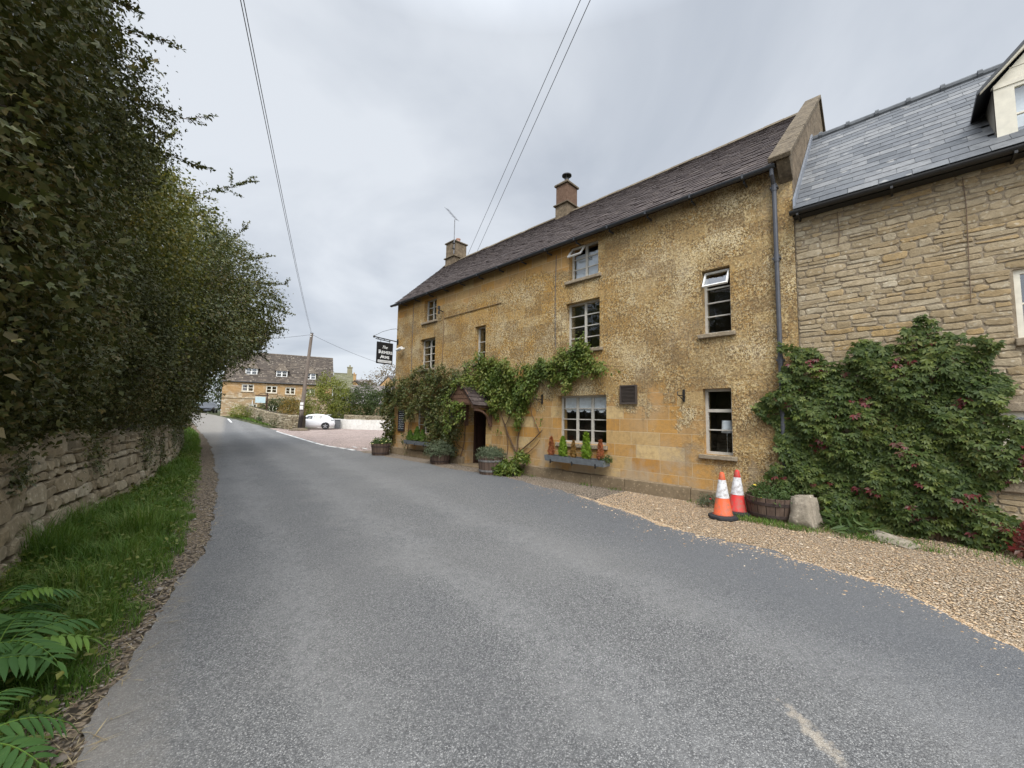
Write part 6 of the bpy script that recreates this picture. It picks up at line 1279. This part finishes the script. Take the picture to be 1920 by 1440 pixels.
def bush(name, label, loc, rx, rz_, mat, L, k, seed, group=None, asp=.4, droop=0, cat='plant', flowers=None):
    o = thing(name, label, cat, loc, group); r = np.random.default_rng(seed); b = np.array(loc, float); d = unit(r.normal(size=(k, 3))*[1, 1, .8]); d[:, 2] = np.abs(d[:, 2])-.25*droop*(r.random(k) < .5)*2; s = r.uniform(.55, 1.08, k)
    c = b+d*np.array([rx, rx, rz_])*s[:, None]; per = 5; c = np.repeat(c, per, 0)+r.normal(0, L*.5, (k*per, 3)); n = np.repeat(d, per, 0)+r.normal(0, .5, (k*per, 3)); t = np.repeat(d, per, 0)*.8+r.normal(0, .5, (k*per, 3))+[0, 0, .35-droop]; l = L*r.uniform(.6, 1.3, k*per)
    leaf_obj('foliage', [kites(c, n, t, l, l*asp)], mat, o)
    m = MB()
    for q in range(7): e = b+d[q]*np.array([rx, rx, rz_])*.9; m.tube([tuple(b-[0, 0, .04]), tuple((b+e)/2), tuple(e)], [.006, .005, .002], 5)
    m.obj('stem', TWIG, o)
    if flowers:
        fm, nf, fs_ = flowers; i = r.choice(k, nf); fc = b+d[i]*np.array([rx, rx, rz_])*1.08; fc = np.repeat(fc, 5, 0); ang = np.tile(np.arange(5)*2*math.pi/5, nf); t = np.stack([np.cos(ang), np.sin(ang), np.full(5*nf, .25)], 1); leaf_obj('flowers', [kites(fc, np.tile([-.3, 0, 1.], (5*nf, 1))+r.normal(0, .15, (5*nf, 3)), t, np.full(5*nf, fs_), np.full(5*nf, fs_*.8))], fm, o)
    return o
FY = leafmat('yellow_petal', [(.75, .55, .04), (.8, .66, .12)], .2, .2, .6); FP = leafmat('pale_yellow_petal', [(.75, .68, .25), (.8, .76, .45)], .2, .2, .6); FR = leafmat('crimson_petal', [(.35, .02, .04), (.45, .03, .05)], .2, .2, .6)
LF_MID = leafmat('bedding_leaf', [(.04, .075, .018), (.06, .10, .025), (.09, .125, .03)], .25, .3, .55, 5)
def gp(x, y, z): return (x, y, float(gz(x, y))+z)
bush('flower_clump', 'pale yellow flowers filling the half barrel by the car park corner', gp(7.45, 14.55, .43), .34, .2, LF_MID, .06, 260, 3, None, .5, 0, 'flowers', (FP, 26, .045))
bush('trailing_shrub', 'grey green shrub spilling over the half barrel left of the porch', gp(7.70, 10.9, .42), .52, .34, LF_GREY, .07, 620, 4, None, .35, .75)
bush('lavender_bush', 'domed grey green bush growing in the pale rimmed half barrel', gp(7.5, 8.22, .46), .38, .27, LF_GREY, .075, 620, 5, None, .22)
bush('flower_clump', 'straggly yellow flowering plant in the barrel beside the cones', gp(7.83, 1.6, .33), .34, .26, LF_MID, .06, 330, 6, None, .3, .2, 'flowers', (FY, 3, .03))
bush('ground_shrub', 'leafy green shoots at the foot of the climbing vine, right of the door barrel', gp(7.72, 7.75, .08), .36, .28, LF_VINE, .11, 260, 9, None, .42, .35)
bush('ground_shrub', 'second leafy tuft against the vine trunk just above the first', gp(7.9, 7.45, .42), .2, .16, LF_VINE, .1, 80, 10, None, .42, .35)
bush('valerian', 'small weed with a crimson flower at the wall foot left of the cones', gp(7.85, 2.62, .05), .18, .2, LF_GREY, .05, 90, 11, None, .35, .2, 'weed', (FR, 2, .028))
bush('red_shoots', 'reddish creeper shoots at the foot of the cottage wall by the rounded stone', gp(7.95, -1.1, .1), .32, .3, LF_RED, .08, 110, 21, None, .45, .3)
bush('dandelion', 'dandelion clump with one yellow flower below the creeper', gp(7.75, .62, .03), .26, .17, LF_MID, .17, 60, 12, None, .2, .35, 'plant', (FY, 1, .035))
bush('window_box_weed', 'small green plant spilling from the right end of the long window box', (7.97, 4.84, .74), .12, .14, LF_MID, .05, 60, 13, None, .4, .3)
# grass round the foot of the barrel and creeper
k = 9000; y = r.uniform(-1.9, 2.15, k); a = np.interp(y, [-1.9, -.8, .3, 1.2, 2.15], [7.5, 7.45, 7.42, 7.28, 7.3]); x = a-.08+np.abs(r.normal(.05, .3, k)); kp = (x < 8.18) & ((r.random(k) < np.interp(y, [-1.9, -.3, .5, 2.15], [.12, .25, .8, 1])*np.clip(.55+.6*np.sin(y*7+x*5)*np.sin(x*11+y*3), .1, 1))); x, y = x[kp], y[kp]
tag(leaf_obj('wall_foot_grass', [blades(x, y, r.uniform(.025, .12, len(x)), np.full(len(x), .007), .8, 77)], GR), 'short bright grass at the foot of the barrel, stone block and creeper', 'grass', kind='stuff')
k = 500; y = r.uniform(2.3, 8.0, k); x = np.full(k, 8.05)-np.abs(r.normal(0, .08, k)); tuf = np.sin(y*5)*np.sin(y*2.3+1) > .45
tag(leaf_obj('wall_foot_weeds', [blades(x[tuf], y[tuf], r.uniform(.04, .12, tuf.sum()), np.full(tuf.sum(), .012), .8, 78)], GR), 'tufts of weed along the foot of the inn plinth', 'weeds', kind='stuff')
# ---------------------------------------------------------------- vegetation across the car park
LF_YB = leafmat('yellow_green_bush_leaf', [(.07, .09, .014), (.12, .145, .02), (.19, .20, .03), (.26, .24, .04)], .3, .3, .5, .8)
LF_OR = leafmat('orange_bush_leaf', [(.10, .09, .02), (.19, .14, .025), (.26, .15, .03), (.12, .11, .025)], .3, .3, .5, 1)
LF_GB = leafmat('green_bush_leaf', [(.025, .042, .011), (.042, .065, .016), (.065, .09, .022), (.10, .11, .03)], .3, .3, .5, .8)
LF_BR = leafmat('autumn_tree_leaf', [(.10, .07, .035), (.15, .10, .05), (.20, .15, .08), (.09, .075, .035)], .3, .3, .5, .8)
def far_bush(name, label, base, blobs, mat, L, dens, seed, group=None, per=7, rad=.2):
    o = thing(name, label, 'bush' if 'bush' in name else ('tree' if 'tree' in name else 'shrub'), base, group); m = branchy(base, [b[:3] for b in blobs], .09, seed) if 'tree' in name else MB()
    if not m.v:
        for b in blobs: m.tube([tuple(base), tuple((np.array(base)+b[:3])/2+[.1, 0, .1]), tuple(b[:3])], [.05, .04, .02], 6)
    m.obj('trunk' if 'tree' in name else 'stem', BARK, o); P, N = blob_points(blobs, dens, .35, .3, seed); leaf_obj('crown' if 'tree' in name else 'foliage', [clumps(P, N, per, rad, L, .6, seed)], mat, o); return o
gc = 'bushes behind the car park wall'
far_bush('car_park_bush', 'large yellow green bush behind the white car', (17.2, 46.5, .2), [(16.4, 47, 2.3, 1.8, 1.6, 2.3), (17.8, 46.6, 3.7, 1.7, 1.5, 1.9), (18.6, 45, 2.2, 1.7, 1.5, 2.1), (17.4, 47.6, 4.6, 1.1, 1.0, 1.6)], LF_YB, .15, 21, 3, gc)
far_bush('car_park_bush', 'dark green bush filling the middle behind the white wall', (20, 43, .1), [(19.8, 44.2, 2.4, 1.9, 1.6, 2.2), (21.4, 42.2, 2.3, 1.8, 1.6, 2.0), (20.4, 43.8, 3.5, 1.6, 1.4, 1.4), (22.2, 41.4, 2.6, 1.4, 1.4, 1.7)], LF_GB, .15, 21, 4, gc)
far_bush('car_park_bush', 'green bush at the right end of the white wall nearest the inn', (22.3, 40.5, .1), [(22.0, 40.5, 1.8, 1.5, 1.5, 1.6), (23.0, 38.5, 1.6, 1.4, 1.5, 1.3)], LF_GB, .15, 21, 5, gc)
far_bush('orange_bush', 'yellow and orange bush left of the telegraph pole', (14.6, 49.5, .5), [(14.3, 50, 1.7, 1.1, 1.1, 1.6), (15.2, 49, 1.4, 1.1, 1.0, 1.4)], LF_OR, .13, 28, 6, gc)
far_bush('arched_shrub', 'dark green shrub over the farmhouse doorway', (14.0, 55.2, .9), [(13.6, 55.6, 2.2, 1.1, .9, .8), (14.6, 55.2, 2.9, 1.3, .8, .5), (15.6, 54.8, 2.4, .7, .7, .9)], LF_GB, .13, 28, 7, gc)
far_bush('verge_shrub', 'yellowish shrub at the left corner of the farmhouse by the lane', (10.9, 56, 1.0), [(10.8, 56.4, 1.5, 1.1, 1.3, .8), (12.0, 54.5, 1.4, 1.0, 1.2, .8)], LF_YB, .12, 28, 8, 'shrubs along the lane wall')
far_bush('verge_shrub', 'low green shrub growing over the lane wall', (12.3, 50.5, .4), [(12.1, 50.5, .9, .7, 1.6, .7), (12.5, 48, .9, .6, 1.3, .6)], LF_GB, .12, 33, 9, 'shrubs along the lane wall')
far_bush('verge_shrub', 'low plants in front of the wall beside the telegraph pole', (12.3, 44.5, .1), [(12.1, 45.5, .5, .6, 1.6, .5), (12.3, 43, .4, .5, 1.0, .4)], LF_GB, .10, 38, 10, 'shrubs along the lane wall')
far_bush('autumn_tree', 'thin brown leaved tree rising behind the barn roof and the sign', (30.5, 60.5, .5), [(30.3, 60.8, 7.2, 1.7, 1.7, 1.4), (28.8, 61.8, 6.0, 1.6, 1.6, 1.2), (31.6, 60, 8.4, 1.5, 1.5, 1.4), (33, 59.5, 6.5, 1.5, 1.5, 1.5)], LF_BR, .26, 3.5, 11, None, 6, .28)
far_bush('lane_end_tree', 'green tree at the end of the lane left of the farmhouse', (7, 88, 1.3), [(5, 88, 5, 3, 3, 3.6), (9, 89, 5.4, 3, 3, 3.8), (12.5, 90, 5, 3, 3, 3.5), (8, 90, 8.4, 3.4, 3, 2.6)], LF_GB, .32, 4, 12, 'trees beyond the farmhouse', 7, .3)
far_bush('lane_end_tree', 'dark tree closing the lane behind the hedge', (1.5, 78, 1.3), [(1.5, 78, 4.6, 3, 3, 3.4), (4.2, 82, 4.2, 2.4, 2.6, 2.8), (0, 76, 8, 3, 3, 3)], LF_OAK, .3, 4, 13, 'trees beyond the farmhouse', 7, .3)
k = 2600; y = r.uniform(41, 60, k); x = np.interp(y, [41, 42, 46, 52, 60], [12.4, 12.0, 11.6, 11.0, 9.9])+r.uniform(0, 1.1, k)
tag(leaf_obj('lane_verge_grass', [blades(x, y, r.uniform(.1, .35, k), np.full(k, .05), .8, 79)], GR), 'rough green grass along the far side of the lane below the wall', 'grass', kind='stuff')
m = MB(); m.lathe([(.95, -.05), (.75, .12), (.45, .22), (.1, .25)], (12.35, 40.1, 0), 14)
tag(m.obj('pole_mound', DIRT, None, org=(12.35, 40.1, 0), smooth=True), kind='structure')
